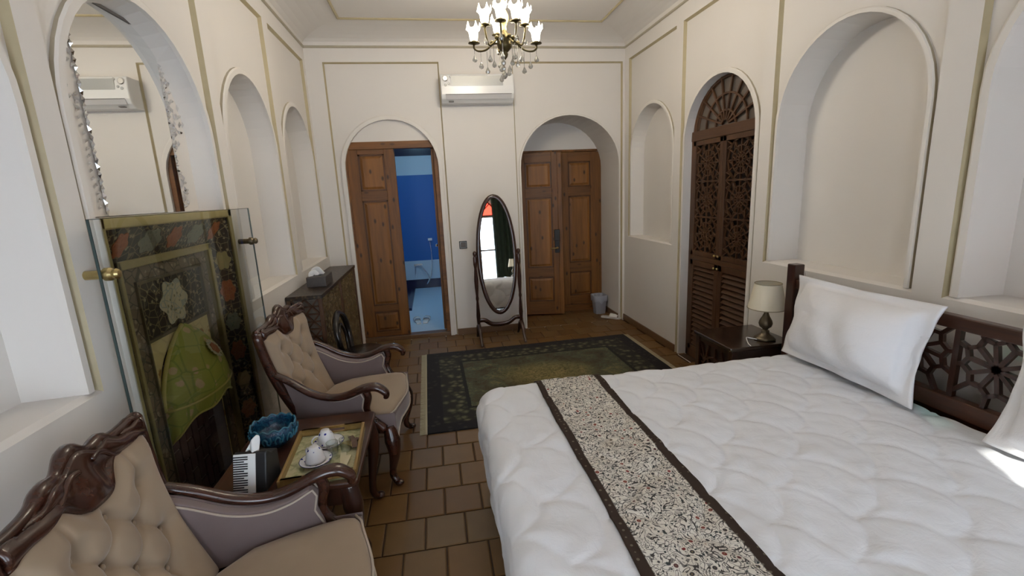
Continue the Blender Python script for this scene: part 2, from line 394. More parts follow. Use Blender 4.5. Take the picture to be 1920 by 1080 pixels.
# ceiling with a cove
ce = MB(); INS = 0.42; ZC = 3.2
def ring(ins, z): return [(XL + ins, YR + ins, z), (XR - ins, YR + ins, z), (XR - ins, YF - ins, z), (XL + ins, YF - ins, z)]
rings = [ring(INS * (1 - math.cos(t * PI / 2 * 0.98)) , ZT + 0.02 + (ZC - ZT - 0.02) * math.sin(t * PI / 2)) for t in (0, .15, .3, .45, .6, .75, .9, 1)]
for a, b in zip(rings, rings[1:]):
    for i in range(4): ce.quad(a[i], a[(i + 1) % 4], b[(i + 1) % 4], b[i])
ce.add(rings[-1], [(0, 1, 2, 3)])
ceiling = tag(ce.build('ceiling', M['plaster'], rec=False), kind='structure')
tr = MB(); R_ = ring(0.004, ZT)
for i in range(4): tr.tube([R_[i], R_[(i + 1) % 4]], 0.012, 6)
tag(tr.build('trim_1', M['taupe']), kind='structure')
tr = MB(); R_ = ring(INS + 0.005, ZC - 0.002)
for i in range(4): tr.tube([R_[i], R_[(i + 1) % 4]], 0.013, 6)
tag(tr.build('trim_2', M['gold']), kind='structure')

# floor: grout bed and single tiles
fl = MB(); fl.quad((XL - 0.6, YR - 0.3, -0.008), (XR + 0.6, YR - 0.3, -0.008), (XR + 0.6, 6.1, -0.008), (XL - 0.6, 6.1, -0.008))
floor = tag(fl.build('floor', M['grout']), kind='structure')
TX, TY = 0.1955, 0.2217; JT = 0.008
def tile_mesh():
    mb = MB(); hx, hy = TX / 2 - JT / 2, TY / 2 - JT / 2; e = 0.005
    lo = [(-hx, -hy, -0.008), (hx, -hy, -0.008), (hx, hy, -0.008), (-hx, hy, -0.008)]
    up = [(-hx, -hy, -0.003), (hx, -hy, -0.003), (hx, hy, -0.003), (-hx, hy, -0.003)]
    tp = [(-hx + e, -hy + e, 0), (hx - e, -hy + e, 0), (hx - e, hy - e, 0), (-hx + e, hy - e, 0)]
    mb.add(lo + up + tp, [(i, (i + 1) % 4, 4 + (i + 1) % 4, 4 + i) for i in range(4)] + [(4 + i, 4 + (i + 1) % 4, 8 + (i + 1) % 4, 8 + i) for i in range(4)] + [(8, 9, 10, 11)])
    return mb
tm = tile_mesh(); rest = MB(); proto = None; cnt = 0
for j in range(-12, 26):
    y = 1.896 + (j + 0.5) * TY
    for i in range(-9, 14):
        x = -0.157 + (i + 0.5) * TX + (TX / 2 if j % 2 else 0)
        if y < 5.16 and not (XL - 0.06 < x < XR + 0.06): continue
        if y >= 5.16 and not (-0.95 < x < 0.15 and y < 5.3) and not (0.9 < x < 2.25 and y < 5.95): continue
        if y < YR - 0.1: continue
        dz = random.uniform(-0.0012, 0.0006)
        hidden = (x > 0.28 and y < 2.3) or (-0.05 < x < 1.85 and 3.08 < y < 4.45) or y < 1.0 or (x < -0.6 and y < 1.7) or (x < -0.95 and y < 5.1)
        if hidden:
            b = len(rest.v); rest.v += [(vx + x, vy + y, vz + dz) for vx, vy, vz in tm.v]; rest.f += [tuple(b + q for q in f) for f in tm.f]; rest.mi += tm.mi; continue
        if proto is None: o = proto = tm.build('floor_tile', M['terra'], floor)
        else: o = proto.copy(); COL.objects.link(o)
        o.parent = floor; o.location = (x, y, dz); cnt += 1
rest.build('covered_tiles', M['terra'], floor, kind='stuff')
print('TILES', cnt)
# skirting
def skirting(name, segs):
    mb = MB()
    for (a, b, nx, ny) in segs:
        ax, ay = a; bx, by = b; lo = (min(ax, bx, ax + nx, bx + nx), min(ay, by, ay + ny, by + ny), 0); hi = (max(ax, bx, ax + nx, bx + nx), max(ay, by, ay + ny, by + ny), 0.075)
        mb.box(lo, hi)
    return tag(mb.build(name, M['terra_base'], bevel=0.004), kind='structure')
T_ = 0.014
skirting('baseboard_right', [((XR, YR), (XR, 2.93), -T_, 0), ((XR, 3.955), (XR, YF), -T_, 0)])
skirting('baseboard_left', [((XL, YR), (XL, 1.79), T_, 0), ((XL, 2.885), (XL, YF), T_, 0)])
skirting('baseboard_front', [((0.178, YF), (0.945, YF), 0, -T_), ((2.145, 5.205), (2.145, 5.78), -T_, 0), ((XL, YF), (-0.965, YF), 0, -T_)])
skirting('baseboard_rear', [((XL, YR), (XR, YR), 0, T_)])

# windows behind the camera: wooden sashes, coloured fanlight
for wi, (x0, x1) in enumerate(WINDOWS):
    z0, z1 = WIN_Z; y = YR - 0.085; fr = MB(); w_ = 0.05
    fr.box((x0, y - 0.03, z0), (x0 + w_, y + 0.03, z1)); fr.box((x1 - w_, y - 0.03, z0), (x1, y + 0.03, z1)); fr.box((x0, y - 0.03, z0), (x1, y + 0.03, z0 + w_)); fr.box((x0, y - 0.03, z1 - 0.03), (x1, y + 0.03, z1 + 0.03))
    cx = (x0 + x1) / 2; fr.box((cx - 0.03, y - 0.03, z0), (cx + 0.03, y + 0.03, z1)); fr.box((x0, y - 0.02, 1.2), (x1, y + 0.02, 1.24))
    A = [(cx - (x1 - x0) / 2 * math.cos(PI * i / 16), z1 + WIN_RISE * math.sin(PI * i / 16)) for i in range(17)]
    fr.tube([(x, y, z) for x, z in A], 0.025, 6)
    for i in (4, 8, 12): fr.bar((cx, y, z1), (A[i][0], y, A[i][1]), 0.025, 0.03, (0, 1, 0))
    win = tag(fr.build('window_%d' % (wi + 1), M['cupwood']), kind='structure')
    for i in range(4):
        g = MB(); seg = A[i * 4:i * 4 + 5]; g.add([(cx, y, z1)] + [(x, y, z) for x, z in seg], [tuple(range(6))]); g.build('fanlight_pane', M['green_glass'] if i < 2 else M['red_glass'], win)
    for (q0, q1) in ((x0 + w_, cx - 0.03), (cx + 0.03, x1 - w_)):
        for (r0, r1) in ((z0 + w_, 1.2), (1.24, z1 - 0.03)):
            g = MB(); g.quad((q0, y, r0), (q1, y, r0), (q1, y, r1), (q0, y, r1)); g.build('window_pane', M['clear_pane'], win)

# added wall outside, out of view, keeps the sun off the first window
cw_ = MB(); cw_.box((-1.75, -9.0, -0.3), (-1.45, -1.0, 4.75)); tag(cw_.build('wall_sun_blocker', M['plaster']), kind='structure')

# ================================================================ DOORS
def panelled_leaf(parent, name, wd, ht, th, pm=('pine', 'pine_h', 'pine_panel'), splits=((0.055, 0.29), (0.36, 1.52), (1.62, 2.0)), sc=1.0):
    """leaf in x 0..wd, y -th/2..th/2, z 0..ht; returns the leaf object (stiles) with its rails and panels as children"""
    st = 0.11 if wd > 0.45 else 0.095
    mb = MB(); mb.box((0, -th / 2, 0), (st, th / 2, ht)); mb.box((wd - st, -th / 2, 0), (wd, th / 2, ht))
    leaf = mb.build(name, M[pm[0]], parent, bevel=0.004)
    zs = [0.0] + [z for s in splits for z in s] + [ht]
    for k in range(0, len(zs), 2):
        r = MB(); r.box((st, -th / 2 + 0.003, zs[k]), (wd - st, th / 2 - 0.003, zs[k + 1])); r.build('rail', M[pm[1]], leaf, bevel=0.003)
    for (a, b) in splits:
        p = MB(); q_ = MB(); x0, x1 = st, wd - st; e = 0.045
        p.box((x0, -0.006, a), (x1, 0.006, b))
        for sgn in (-1, 1):
            lo = [(x0 + e * 0.5, sgn * 0.006, a + e * 0.5), (x1 - e * 0.5, sgn * 0.006, a + e * 0.5), (x1 - e * 0.5, sgn * 0.006, b - e * 0.5), (x0 + e * 0.5, sgn * 0.006, b - e * 0.5)]
            hi = [(x0 + e, sgn * 0.015, a + e), (x1 - e, sgn * 0.015, a + e), (x1 - e, sgn * 0.015, b - e), (x0 + e, sgn * 0.015, b - e)]
            p.add(lo + hi, [(i, (i + 1) % 4, 4 + (i + 1) % 4, 4 + i) for i in range(4)] + [(4, 5, 6, 7)])
        for (q0, q1) in (((x0, a), (x1, a + 0.016)), ((x0, b - 0.016), (x1, b)), ((x0, a), (x0 + 0.016, b)), ((x1 - 0.016, a), (x1, b))):
            q_.box((q0[0], -0.017, q0[1]), (q1[0], 0.017, q1[1]))
        p.build('panel', M[pm[2]], leaf); q_.build('panel_moulding', M['pine_dark'], leaf)
    return leaf
# bathroom doorway
DY = 5.252
d1 = MB(); d1.box((-0.90, DY - 0.035, 2.10), (0.14, DY + 0.06, 2.175)); d1.box((0.055, DY - 0.03, 0), (0.13, DY + 0.05, 2.12)); d1.box((-0.90, DY - 0.03, 0), (-0.845, DY + 0.05, 2.12))
door_1 = tag(d1.build('door_1', M['pine_h'], bevel=0.004), kind='structure')
ty = MB(); ty.box((-0.88, DY - 0.02, 2.176), (0.12, DY + 0.05, 2.42)); ty.build('tympanum', M['plaster'], door_1)
th_ = MB(); th_.box((-0.86, DY - 0.06, 0), (0.09, DY + 0.06, 0.045)); th_.build('threshold', M['terra_base'], door_1, bevel=0.004)
lf = panelled_leaf(door_1, 'door_leaf', 0.49, 2.05, 0.045); lf.location = (-0.845, DY - 0.005, 0.05)
lf = panelled_leaf(door_1, 'door_leaf', 0.40, 2.05, 0.045); lf.location = (0.05, DY + 0.05, 0.05); lf.rotation_euler = (0, 0, PI / 2 - 0.03)
hk = MB(); hk.tube([(0.06, DY + 0.43, 1.0), (0.02, DY + 0.43, 1.0)], 0.008, 8); hk.ball((0.012, DY + 0.43, 1.0), 0.018, 8); hk.build('knob', M['chrome'], door_1, smooth=True)
# entrance door deep in its arch
EY = 5.79
d2 = MB(); d2.box((1.0, EY - 0.03, 0), (1.04, EY + 0.06, 2.06)); d2.box((2.105, EY - 0.02, 0), (2.145, EY + 0.06, 2.06)); d2.box((1.0, EY - 0.02, 2.05), (2.145, EY + 0.06, 2.075))
door_2 = tag(d2.build('door_2', M['pine'], bevel=0.003), kind='structure')
ty = MB(); ty.box((1.003, EY - 0.015, 2.076), (2.142, EY + 0.06, 2.42)); ty.build('tympanum', M['plaster'], door_2)
th_ = MB(); th_.box((1.04, EY - 0.02, 0), (2.105, EY + 0.06, 0.085)); th_.build('threshold', M['pine_h'], door_2, bevel=0.004)
lf = panelled_leaf(door_2, 'door_leaf', 0.515, 1.955, 0.045, splits=((0.12, 0.44), (0.56, 1.42), (1.53, 1.84))); lf.location = (1.60, EY, 0.09)
lf = panelled_leaf(door_2, 'door_leaf', 0.545, 2.025, 0.045, splits=((0.17, 0.49), (0.61, 1.49), (1.60, 1.91))); lf.location = (1.04, EY - 0.04, 0.02); lf.rotation_euler = (0, 0, -math.radians(13))
lk = MB(); lk.box((0.455, -0.045, 0.80), (0.515, -0.022, 1.03)); lk.box((0.45, -0.06, 0.95), (0.52, -0.022, 1.09)); lk.build('lock_plate', M['black'], lf, bevel=0.006)
hd = MB(); hd.tube([(0.485, -0.045, 0.86), (0.485, -0.075, 0.86), (0.40, -0.08, 0.86)], 0.009, 8); hd.ball((0.485, -0.05, 0.86), 0.017, 8); hd.build('lever_handle', M['brass_bright'], lf, smooth=True)
sb = MB(); sb.box((0.502, -0.028, 0.0), (0.56, 0.028, 2.02)); sb.build('astragal', M['pine'], lf, bevel=0.006)

# bathroom beyond the open leaf
bx0, bx1, by0, by1, bz = -1.05, 0.62, 5.21, 8.1, 2.7
def bathwall(name, pts, mats, bands):
    mb = MB(); (ax, ay), (cx_, cy_) = pts; zz = [0] + [b for b, _ in bands]
    for k, (b, mi) in enumerate(bands): mb.quad((ax, ay, zz[k]), (cx_, cy_, zz[k]), (cx_, cy_, b), (ax, ay, b), mi)
    return tag(mb.build(name, mats, rec=False), kind='structure')
BM = [M['navy'], M['white_tile'], M['blue'], M['white_tile'], M['navy']]
bands = [(0.17, 0), (0.50, 1), (1.94, 2), (2.25, 3), (bz, 4)]
bathwall('wall_bathroom_far', ((bx0, by1), (bx1, by1)), BM, bands)
bathwall('wall_bathroom_left', ((bx0, by0), (bx0, by1)), BM, bands)
bathwall('wall_bathroom_right', ((bx1, by1), (bx1, by0)), BM, bands)
bf = MB(); bf.quad((bx0, by0 + 0.05, 0.012), (bx1, by0 + 0.05, 0.012), (bx1, by1, 0.012), (bx0, by1, 0.012)); tag(bf.build('floor_bathroom', M['bath_floor'], rec=False), kind='structure')
bf = MB(); bf.quad((bx0, by0, bz), (bx1, by0, bz), (bx1, by1, bz), (bx0, by1, bz)); tag(bf.build('ceiling_bathroom', M['white_tile'], rec=False), kind='structure')
kb = MB(); kb.box((-1.05, 6.55, 0.012), (-0.42, 8.08, 0.03)); kb.box((-0.46, 6.5, 0.012), (-0.40, 8.08, 0.05)); tag(kb.build('shower_kerb', [M['navy']]), 'dark blue shower kerb on the bathroom floor', 'shower')
lt = thing('bathroom_fill_light', 'added cool ceiling light standing in for daylight in the blue tiled bathroom', 'ceiling light', (-0.2, 6.6, bz - 0.001))
t = NT('cool_fill_emitter'); t.set(Base_Color=(0.8, 0.9, 1), Emission_Color=(0.45, 0.80, 1.0), Emission_Strength=46.0); M['cool'] = t.m  # added glowing disc in place of the bathroom's daylight
mb = MB(); mb.lathe([(0.0, -0.05), (0.10, -0.045), (0.15, -0.02), (0.155, 0)], 20); mb.build('glow_disc', M['cool'], lt, smooth=True)
mb = MB(); mb.lathe([(0.155, -0.012), (0.175, -0.012), (0.175, 0), (0.155, 0)], 20); mb.build('rim', M['white'], lt)
# bidet spray and sandals
sp = thing('bidet_spray', 'chrome bidet spray with hanging hose on the bathroom wall', 'tap', (-0.32, 8.09, 0.42))
mb = MB(); mb.box((-0.07, -0.02, 0), (0.07, 0, 0.03)); mb.tube([(-0.05, -0.02, 0.015), (-0.05, -0.09, 0.015)], 0.018, 8); mb.build('valve', M['chrome'], sp, smooth=False)
mb = MB(); mb.tube(catmull([(0.04, -0.03, 0.0), (0.17, -0.06, -0.2), (0.12, -0.06, -0.33), (0.2, -0.05, -0.2), (0.24, -0.03, 0.1), (0.23, -0.02, 0.42)], 6), 0.008, 6); mb.build('hose', M['chrome'], sp, smooth=True)
mb = MB(); mb.box((0.20, -0.05, 0.42), (0.27, 0, 0.46)); mb.build('hook', M['white'], sp, bevel=0.004)
def sandal(name, loc, rz, label, group=None, mat='white'):
    o = thing(name, label, 'slipper', loc, rz, group)
    P = [(-0.125, 0), (-0.115, 0.032), (-0.05, 0.036), (0.02, 0.040), (0.09, 0.046), (0.125, 0.025), (0.135, 0), (0.125, -0.025), (0.09, -0.04), (0.02, -0.033), (-0.05, -0.032), (-0.115, -0.03)]
    mb = MB(); mb.prism(P, lambda p, d: (p[0], p[1], d), 0, 0.02); mb.build('sole', M[mat], o, bevel=0.005)
    mb = MB(); mb.grid(lambda u, v: (0.0 + 0.1 * v, 0.046 * math.cos(PI * u), 0.02 + 0.045 * math.sin(PI * u) * (1 - 0.3 * v)), 10, 4); s_ = mb.build('strap', M[mat], o, smooth=True)
    md = s_.modifiers.new('solid', 'SOLIDIFY'); md.thickness = 0.005
    return o
sandal('bath_sandal', (-0.30, 5.86, 0.013), 1.75, 'white bath slipper on bathroom floor behind threshold', 'bath slippers'); sandal('bath_sandal', (-0.19, 5.87, 0.013), 1.45, 'white bath slipper on bathroom floor behind threshold', 'bath slippers')
sandal('room_slipper', (2.075, 5.28, 0.001), -0.75, 'white slipper lying in front of grey waste bin', None)

# ================================================================ AIR CONDITIONER, SWITCH
ac = thing('air_conditioner', 'white wall-mounted split air conditioner with silver front band between the arches', 'air conditioner', (0.55, YF, 2.512))
prof = [(0, 0.0), (-0.12, 0.0), (-0.175, 0.03), (-0.20, 0.075), (-0.205, 0.15), (-0.195, 0.252), (-0.18, 0.268), (0, 0.268)]
mb = MB(); mb.prism(prof, lambda p, d: (d, p[0], p[1]), -0.372, 0.372); mb.build('body', M['white'], ac, bevel=0.008)
mb = MB(); mb.box((-0.27, -0.2065, 0.150), (0.26, -0.200, 0.245)); mb.build('front_band', M['silver_panel'], ac, bevel=0.002)
mb = MB(); mb.add([(-0.33, -0.178, 0.028), (0.345, -0.178, 0.028), (0.345, -0.203, 0.072), (-0.33, -0.203, 0.072), (-0.33, -0.181, 0.026), (0.345, -0.181, 0.026), (0.345, -0.207, 0.072), (-0.33, -0.207, 0.072)], [(4, 5, 6, 7), (0, 1, 5, 4), (2, 3, 7, 6), (0, 3, 7, 4), (1, 2, 6, 5)]); mb.build('air_flap', simple('grey_flap', (0.58, 0.57, 0.57), 0.3), ac)
mb = MB(); mb.box((-0.33, -0.2075, 0.069), (0.345, -0.2055, 0.074)); mb.build('flap_slot', M['leather'], ac)
for (x, z, r) in ((-0.325, 0.222, 0.028), (-0.27, 0.24, 0.012), (-0.295, 0.175, 0.012), (-0.325, 0.16, 0.014)):
    mb = MB(); mb.lathe([(0.0, 0.004), (r * 0.8, 0.004), (r, 0)], 16, (x, -0.2045, z), 0, Matrix.Rotation(PI / 2, 3, 'X')); mb.build('rosette', M['silver_panel'] if r < 0.02 else M['chrome'], ac)
mb = MB(); mb.box((-0.30, -0.175, 0.006), (-0.25, -0.14, 0.013)); mb.build('badge', M['leather'], ac)

sw = thing('light_switch', 'square black light switch on the wall beside the bathroom arch', 'switch', (0.305, YF, 1.04))
mb = MB(); mb.box((-0.043, -0.008, -0.043), (0.043, 0, 0.043)); mb.build('frame', M['black'], sw, bevel=0.003)
mb = MB(); mb.box((-0.026, -0.013, -0.026), (0.026, -0.008, 0.026)); mb.build('rocker', M['leather'], sw, bevel=0.002)
mb = MB()
for q in ((-0.033, -0.033, 0.033, -0.030), (-0.033, 0.030, 0.033, 0.033), (-0.033, -0.033, -0.030, 0.033), (0.030, -0.033, 0.033, 0.033)): mb.box((q[0], -0.0095, q[1]), (q[2], -0.0075, q[3]))
mb.build('inlay', M['silver_panel'], sw)
so = thing('wall_socket', 'small white wall socket low on the wall behind the standing mirror', 'socket', (0.925, YF, 0.17))
mb = MB(); mb.box((-0.035, -0.01, -0.035), (0.035, 0, 0.035)); mb.build('plate', M['white'], so, bevel=0.003)
mb = MB(); mb.lathe([(0.0, -0.004), (0.018, -0.004), (0.02, 0.003)], 14, (0, -0.01, 0), 0, Matrix.Rotation(PI / 2, 3, 'X')); mb.build('outlet', M['white'], so)

ws = thing('bedside_switch', 'small white switch on the wall beside the bed post', 'switch', (XR, 2.475, 1.0))
mb = MB(); mb.box((-0.010, -0.035, -0.04), (0, 0.035, 0.04)); mb.build('plate', M['white'], ws, bevel=0.003)
mb = MB(); mb.box((-0.014, -0.018, -0.025), (-0.010, 0.018, 0.025)); mb.build('rocker', M['white'], ws, bevel=0.002)

# ================================================================ CHEVAL MIRROR
cm = thing('cheval_mirror', 'oval standing mirror in a dark turned wood stand', 'mirror', (0.632, 4.835, 0), math.radians(1.7))
for s in (-1, 1):
    x = s * 0.235
    pr = [(0.014, 0.12), (0.016, 0.16), (0.012, 0.18), (0.018, 0.22), (0.022, 0.30), (0.015, 0.42), (0.012, 0.46), (0.017, 0.49), (0.013, 0.52), (0.020, 0.62), (0.022, 0.70), (0.013, 0.82), (0.020, 0.86), (0.020, 0.93), (0.013, 0.95), (0.020, 0.965), (0.021, 0.985), (0.012, 1.0), (0.0, 1.003)]
    mb = MB(); mb.lathe(pr, 14, (x, 0, 0)); mb.build('post', M['walnut'], cm, smooth=True)
    for d in (-1, 1):
        mb = MB(); mb.tube(catmull([(x, d * 0.0, 0.20), (x, d * 0.06, 0.17), (x, d * 0.13, 0.08), (x, d * 0.195, 0.012)], 6), lerpl([0.019, 0.019, 0.016, 0.013], 19), 8, squash=(0.8, 1.1)); mb.build('foot', M['walnut'], cm, smooth=True)
    mb = MB(); mb.tube([(x, 0, 0.915), (x - s * 0.05, -0.002, 0.915)], 0.011, 8); mb.build('pivot_knob', M['walnut'], cm, smooth=True)
mb = MB(); mb.tube(catmull([(-0.235, 0, 0.245), (-0.17, 0, 0.245), (-0.10, 0, 0.20), (0, 0, 0.185), (0.10, 0, 0.20), (0.17, 0, 0.245), (0.235, 0, 0.245)], 6), 0.024, 8, squash=(1, 0.5)); mb.build('cross_rail', M['walnut_x'], cm, smooth=True)
tilt = -math.radians(4.6)
AX, AZ = 0.192, 0.612; ZM = 0.945
mb = MB(); mb.tube([(math.cos(2 * PI * i / 64) * AX, 0, math.sin(2 * PI * i / 64) * AZ) for i in range(64)], 0.026, 10, closed=True, up=(0, 1, 0), squash=(0.62, 1)); fr = mb.build('oval_frame', M['walnut'], cm, smooth=True, loc=(0, -0.005, ZM), rot=(tilt, 0, 0))
mb = MB(); mb.add([(math.cos(2 * PI * i / 64) * (AX - 0.012), -0.012, math.sin(2 * PI * i / 64) * (AZ - 0.012)) for i in range(64)], [tuple(range(64))]); mb.build('mirror_glass', M['mirror'], cm, loc=(0, -0.005, ZM), rot=(tilt, 0, 0))
mb = MB(); mb.add([(math.cos(2 * PI * i / 64) * (AX + 0.0), 0.004, math.sin(2 * PI * i / 64) * (AZ + 0.0)) for i in range(64)], [tuple(range(64))]); mb.build('backing', M['walnut'], cm, loc=(0, -0.005, ZM), rot=(tilt, 0, 0))

# ================================================================ WASTE BIN
wb = thing('waste_bin', 'grey plastic waste bin standing by the pine entrance door', 'bin', (2.035, 5.57, 0))
def sqr(r, z, a, i):
    k = 1 / max(abs(math.cos(a)), abs(math.sin(a))); return r * (0.55 * k + 0.45) , z
mb = MB(); mb.lathe([(0, 0.004), (0.068, 0.0), (0.09, 0.225), (0.097, 0.228), (0.097, 0.238), (0.09, 0.238), (0.085, 0.225), (0.064, 0.01), (0, 0.01)], 32, wob=sqr); mb.build('tub', M['grey_plastic'], wb, smooth=True, angle=0.6)
mb = MB(); mb.lathe([(0.094, 0.16), (0.099, 0.236), (0.09, 0.245), (0.08, 0.19)], 32, wob=lambda r, z, a, i: (sqr(r, z, a, i)[0] + 0.002 * math.sin(a * 11), z + (0.016 * math.sin(a * 5) + 0.008 * math.sin(a * 9) if i == 0 else 0))); mb.build('bin_liner', simple('bin_liner', (0.36, 0.38, 0.45), 0.4), wb, smooth=True)

# ================================================================ RUG
t = NT('rug_pile'); v = t.coord(); x, y, z = t.sep(v)
RX, RY = 1.065, 0.815
f1 = t.noise(v, 5, 5, 0.65, 0.6); f2 = t.noise(v, 26, 4, 0.7, 1.5); vo = t.vor(v, 17)
dx = t.math('SUBTRACT', RX, t.math('ABSOLUTE', x)); dy = t.math('SUBTRACT', RY, t.math('ABSOLUTE', y)); d = t.math('MINIMUM', dx, dy)
fieldc = t.ramp(t.math('ADD', t.math('MULTIPLY', f1, 0.65), t.math('MULTIPLY', f2, 0.35)), [(0.34, (0.024, 0.0193, 0.012)), (0.45, (0.075, 0.058, 0.03)), (0.53, (0.075, 0.0883, 0.051)), (0.64, (0.21, 0.1656, 0.0675))])
r2 = t.math('ADD', t.math('POWER', t.math('DIVIDE', x, 0.62), 2.0), t.math('POWER', t.math('DIVIDE', y, 0.40), 2.0))
med = t.ramp(t.math('ADD', r2, t.math('MULTIPLY', f2, 0.8)), [(0.5, (1, 1, 1)), (1.1, (0, 0, 0))])
medc = t.ramp(f2, [(0.36, (0.0675, 0.0662, 0.024)), (0.5, (0.195, 0.1656, 0.06)), (0.62, (0.315, 0.2484, 0.105))])
fieldc = t.mix(med, fieldc, medc)
bordc = t.ramp(t.math('ADD', t.math('MULTIPLY', vo, 0.9), t.math('MULTIPLY', f2, 0.5)), [(0.38, (0.16, 0.145, 0.075)), (0.58, (0.065, 0.062, 0.034)), (0.78, (0.018, 0.015, 0.011))])
outc = t.ramp(t.math('ADD', vo, t.math('MULTIPLY', f2, 0.3)), [(0.30, (0.032, 0.026, 0.022)), (0.5, (0.008, 0.006, 0.007))])
st = t.math('ADD', d, t.math('MULTIPLY', t.math('SUBTRACT', f2, 0.5), 0.02))
isin = t.ramp(st, [(0.335, (0, 0, 0)), (0.338, (1, 1, 1))]); isg = t.ramp(st, [(0.305, (0, 0, 0)), (0.308, (1, 1, 1))]); isb = t.ramp(st, [(0.115, (0, 0, 0)), (0.12, (1, 1, 1))])
c = t.mix(isb, outc, bordc); c = t.mix(isg, c, (0.007, 0.007, 0.005)); c = t.mix(isin, c, fieldc)
t.set(Base_Color=c, Roughness=0.92, Sheen_Weight=0.12, Specular_IOR_Level=0.1); t.bump(t.noise(v, 300, 2), 0.4, 0.004); M['rug'] = t.m
rg = thing('persian_rug', 'dark green and black Persian rug with cream fringes on the tiled floor', 'rug', (0.90, 3.775, 0.001), 0.012)
def wav(x, y): return 0.0015 * noise.noise((x * 4, y * 4, 0))
mb = MB(); mb.grid(lambda u, v_: ((u * 2 - 1) * RX, (v_ * 2 - 1) * RY, 0.009 + wav(u * 3, v_ * 2)), 24, 18); mb.box((-RX, -RY, 0), (RX, RY, 0.007)); mb.build('pile', M['rug'], rg, smooth=True)
for s in (-1, 1):
    mb = MB(); mb.box((min(s * RX, s * (RX + 0.012)), -RY, 0), (max(s * RX, s * (RX + 0.012)), RY, 0.008))
    n = 150
    for i in range(n):
        y_ = -RY + (i + 0.5) * 2 * RY / n; k = random.uniform(-0.006, 0.006)
        mb.bar((s * (RX + 0.01), y_, 0.004), (s * (RX + 0.052), y_ + k, 0.002), 0.0075, 0.003)
    mb.build('fringe', simple('fringe_cotton', (0.42, 0.37, 0.25), 0.9), rg)

# ================================================================ CUPBOARD IN THE ARCH
cb = thing('arched_cupboard', 'tall dark wood cupboard with lattice doors and fanlight set in the arch', 'cupboard', (2.31, 3.4425, 0))
CW = 0.46                                   # half width; doors face -x
def seg_clip(a, b, lo, hi):
    t0, t1 = 0.0, 1.0; d = (b[0] - a[0], b[1] - a[1])
    for k in range(2):
        for s, lim in ((-1, -lo[k]), (1, hi[k])):
            den = s * d[k]; num = lim - s * a[k]
            if abs(den) < 1e-9:
                if num < 0: return None
            else:
                r = num / den
                if den > 0: t1 = min(t1, r)
                else: t0 = max(t0, r)
    if t0 >= t1: return None
    return (a[0] + d[0] * t0, a[1] + d[1] * t0), (a[0] + d[0] * t1, a[1] + d[1] * t1)
def rosette(cy, cz, w_, h_):
    """girih star: list of 2-D segments filling a cell w_ x h_"""
    S = []; R = w_ * 0.47; n = 12
    pt = lambda r, k: (cy + r * math.cos(2 * PI * k / n), cz + r * math.sin(2 * PI * k / n))
    for k in range(n):
        S.append((pt(0, 0), pt(R * (1.12 if k % 3 else 1.45), k)))
        S.append((pt(R * 0.36, k), pt(R * 0.36, k + 1)))
        S.append((pt(R * 0.66, k + 0.5), pt(R * 0.66, k + 1.5)))
        S.append((pt(R, k), pt(R, k + 1)))
        S.append((pt(R * 0.36, k), pt(R * 0.66, k + 0.5))) if k % 2 == 0 else S.append((pt(R * 0.66, k + 0.5), pt(R, k + 1)))
    for sx in (-1, 1):
        for sz in (-1, 1):
            c_ = (cy + sx * w_ / 2, cz + sz * h_ / 2); q = (cy + sx * R * 0.70, cz + sz * R * 0.70)
            S += [(c_, q), ((cy + sx * w_ / 2, cz + sz * h_ * 0.30), q), ((cy + sx * w_ * 0.22, cz + sz * h_ / 2), q)]
    lo, hi = (cy - w_ / 2, cz - h_ / 2), (cy + w_ / 2, cz + h_ / 2)
    out = []
    for a, b in S:
        r = seg_clip(a, b, lo, hi)
        if r: out.append(r)
    return out
TH = 0.04
# frame: stiles, transom, arched head
mb = MB(); mb.box((-TH / 2, -CW, 0), (TH / 2, -CW + 0.035, 2.0)); mb.box((-TH / 2, CW - 0.035, 0), (TH / 2, CW, 2.0)); mb.box((-TH / 2, -CW, 0), (TH / 2, CW, 0.07)); mb.build('frame', M['cupwood'], cb, bevel=0.003)
mb = MB(); mb.box((-TH / 2 - 0.006, -CW, 1.95), (TH / 2, CW, 2.03)); mb.build('transom', M['cupwood_y'], cb, bevel=0.004)
mb = MB(); mb.box((-TH / 2 - 0.003, -CW + 0.035, 0.925), (TH / 2, CW - 0.035, 0.965)); mb.build('mid_rail', M['cupwood_y'], cb, bevel=0.003)
RF = 0.40; ZF = 2.03
mb = MB(); arcp = [(0, -(CW - 0.03) * math.cos(PI * i / 24), 1.98 + (0.44) * math.sin(PI * i / 24)) for i in range(25)]; mb.tube(arcp, 0.032, 8, up=(1, 0, 0), squash=(0.6, 1.3)); mb.build('arched_head', M['cupwood'], cb)
mb = MB()
ell = lambda r, a: (-0.012, -(CW - 0.04) * r * math.cos(a), ZF + 0.38 * r * math.sin(a))
for k in range(1, 9): mb.bar(ell(0.10, PI * k / 9), ell(1.0, PI * k / 9), 0.014, 0.016, (1, 0, 0))
for r in (0.30, 0.62):
    for k in range(18): mb.bar(ell(r, PI * k / 18), ell(r, PI * (k + 1) / 18), 0.014, 0.014, (1, 0, 0))
for k in range(18): mb.bar(ell(0.94, PI * k / 18), ell(0.94, PI * (k + 1) / 18), 0.012, 0.014, (1, 0, 0))
mb.build('fanlight_bars', M['cupwood'], cb)
mb = MB(); mb.add([(0.004, -(CW - 0.03) * math.cos(PI * i / 24), ZF + 0.40 * math.sin(PI * i / 24)) for i in range(25)], [tuple(range(25))]); mb.build('fanlight_glass', simple('smoky_glass', (0.15, 0.125, 0.105), 0.3), cb)
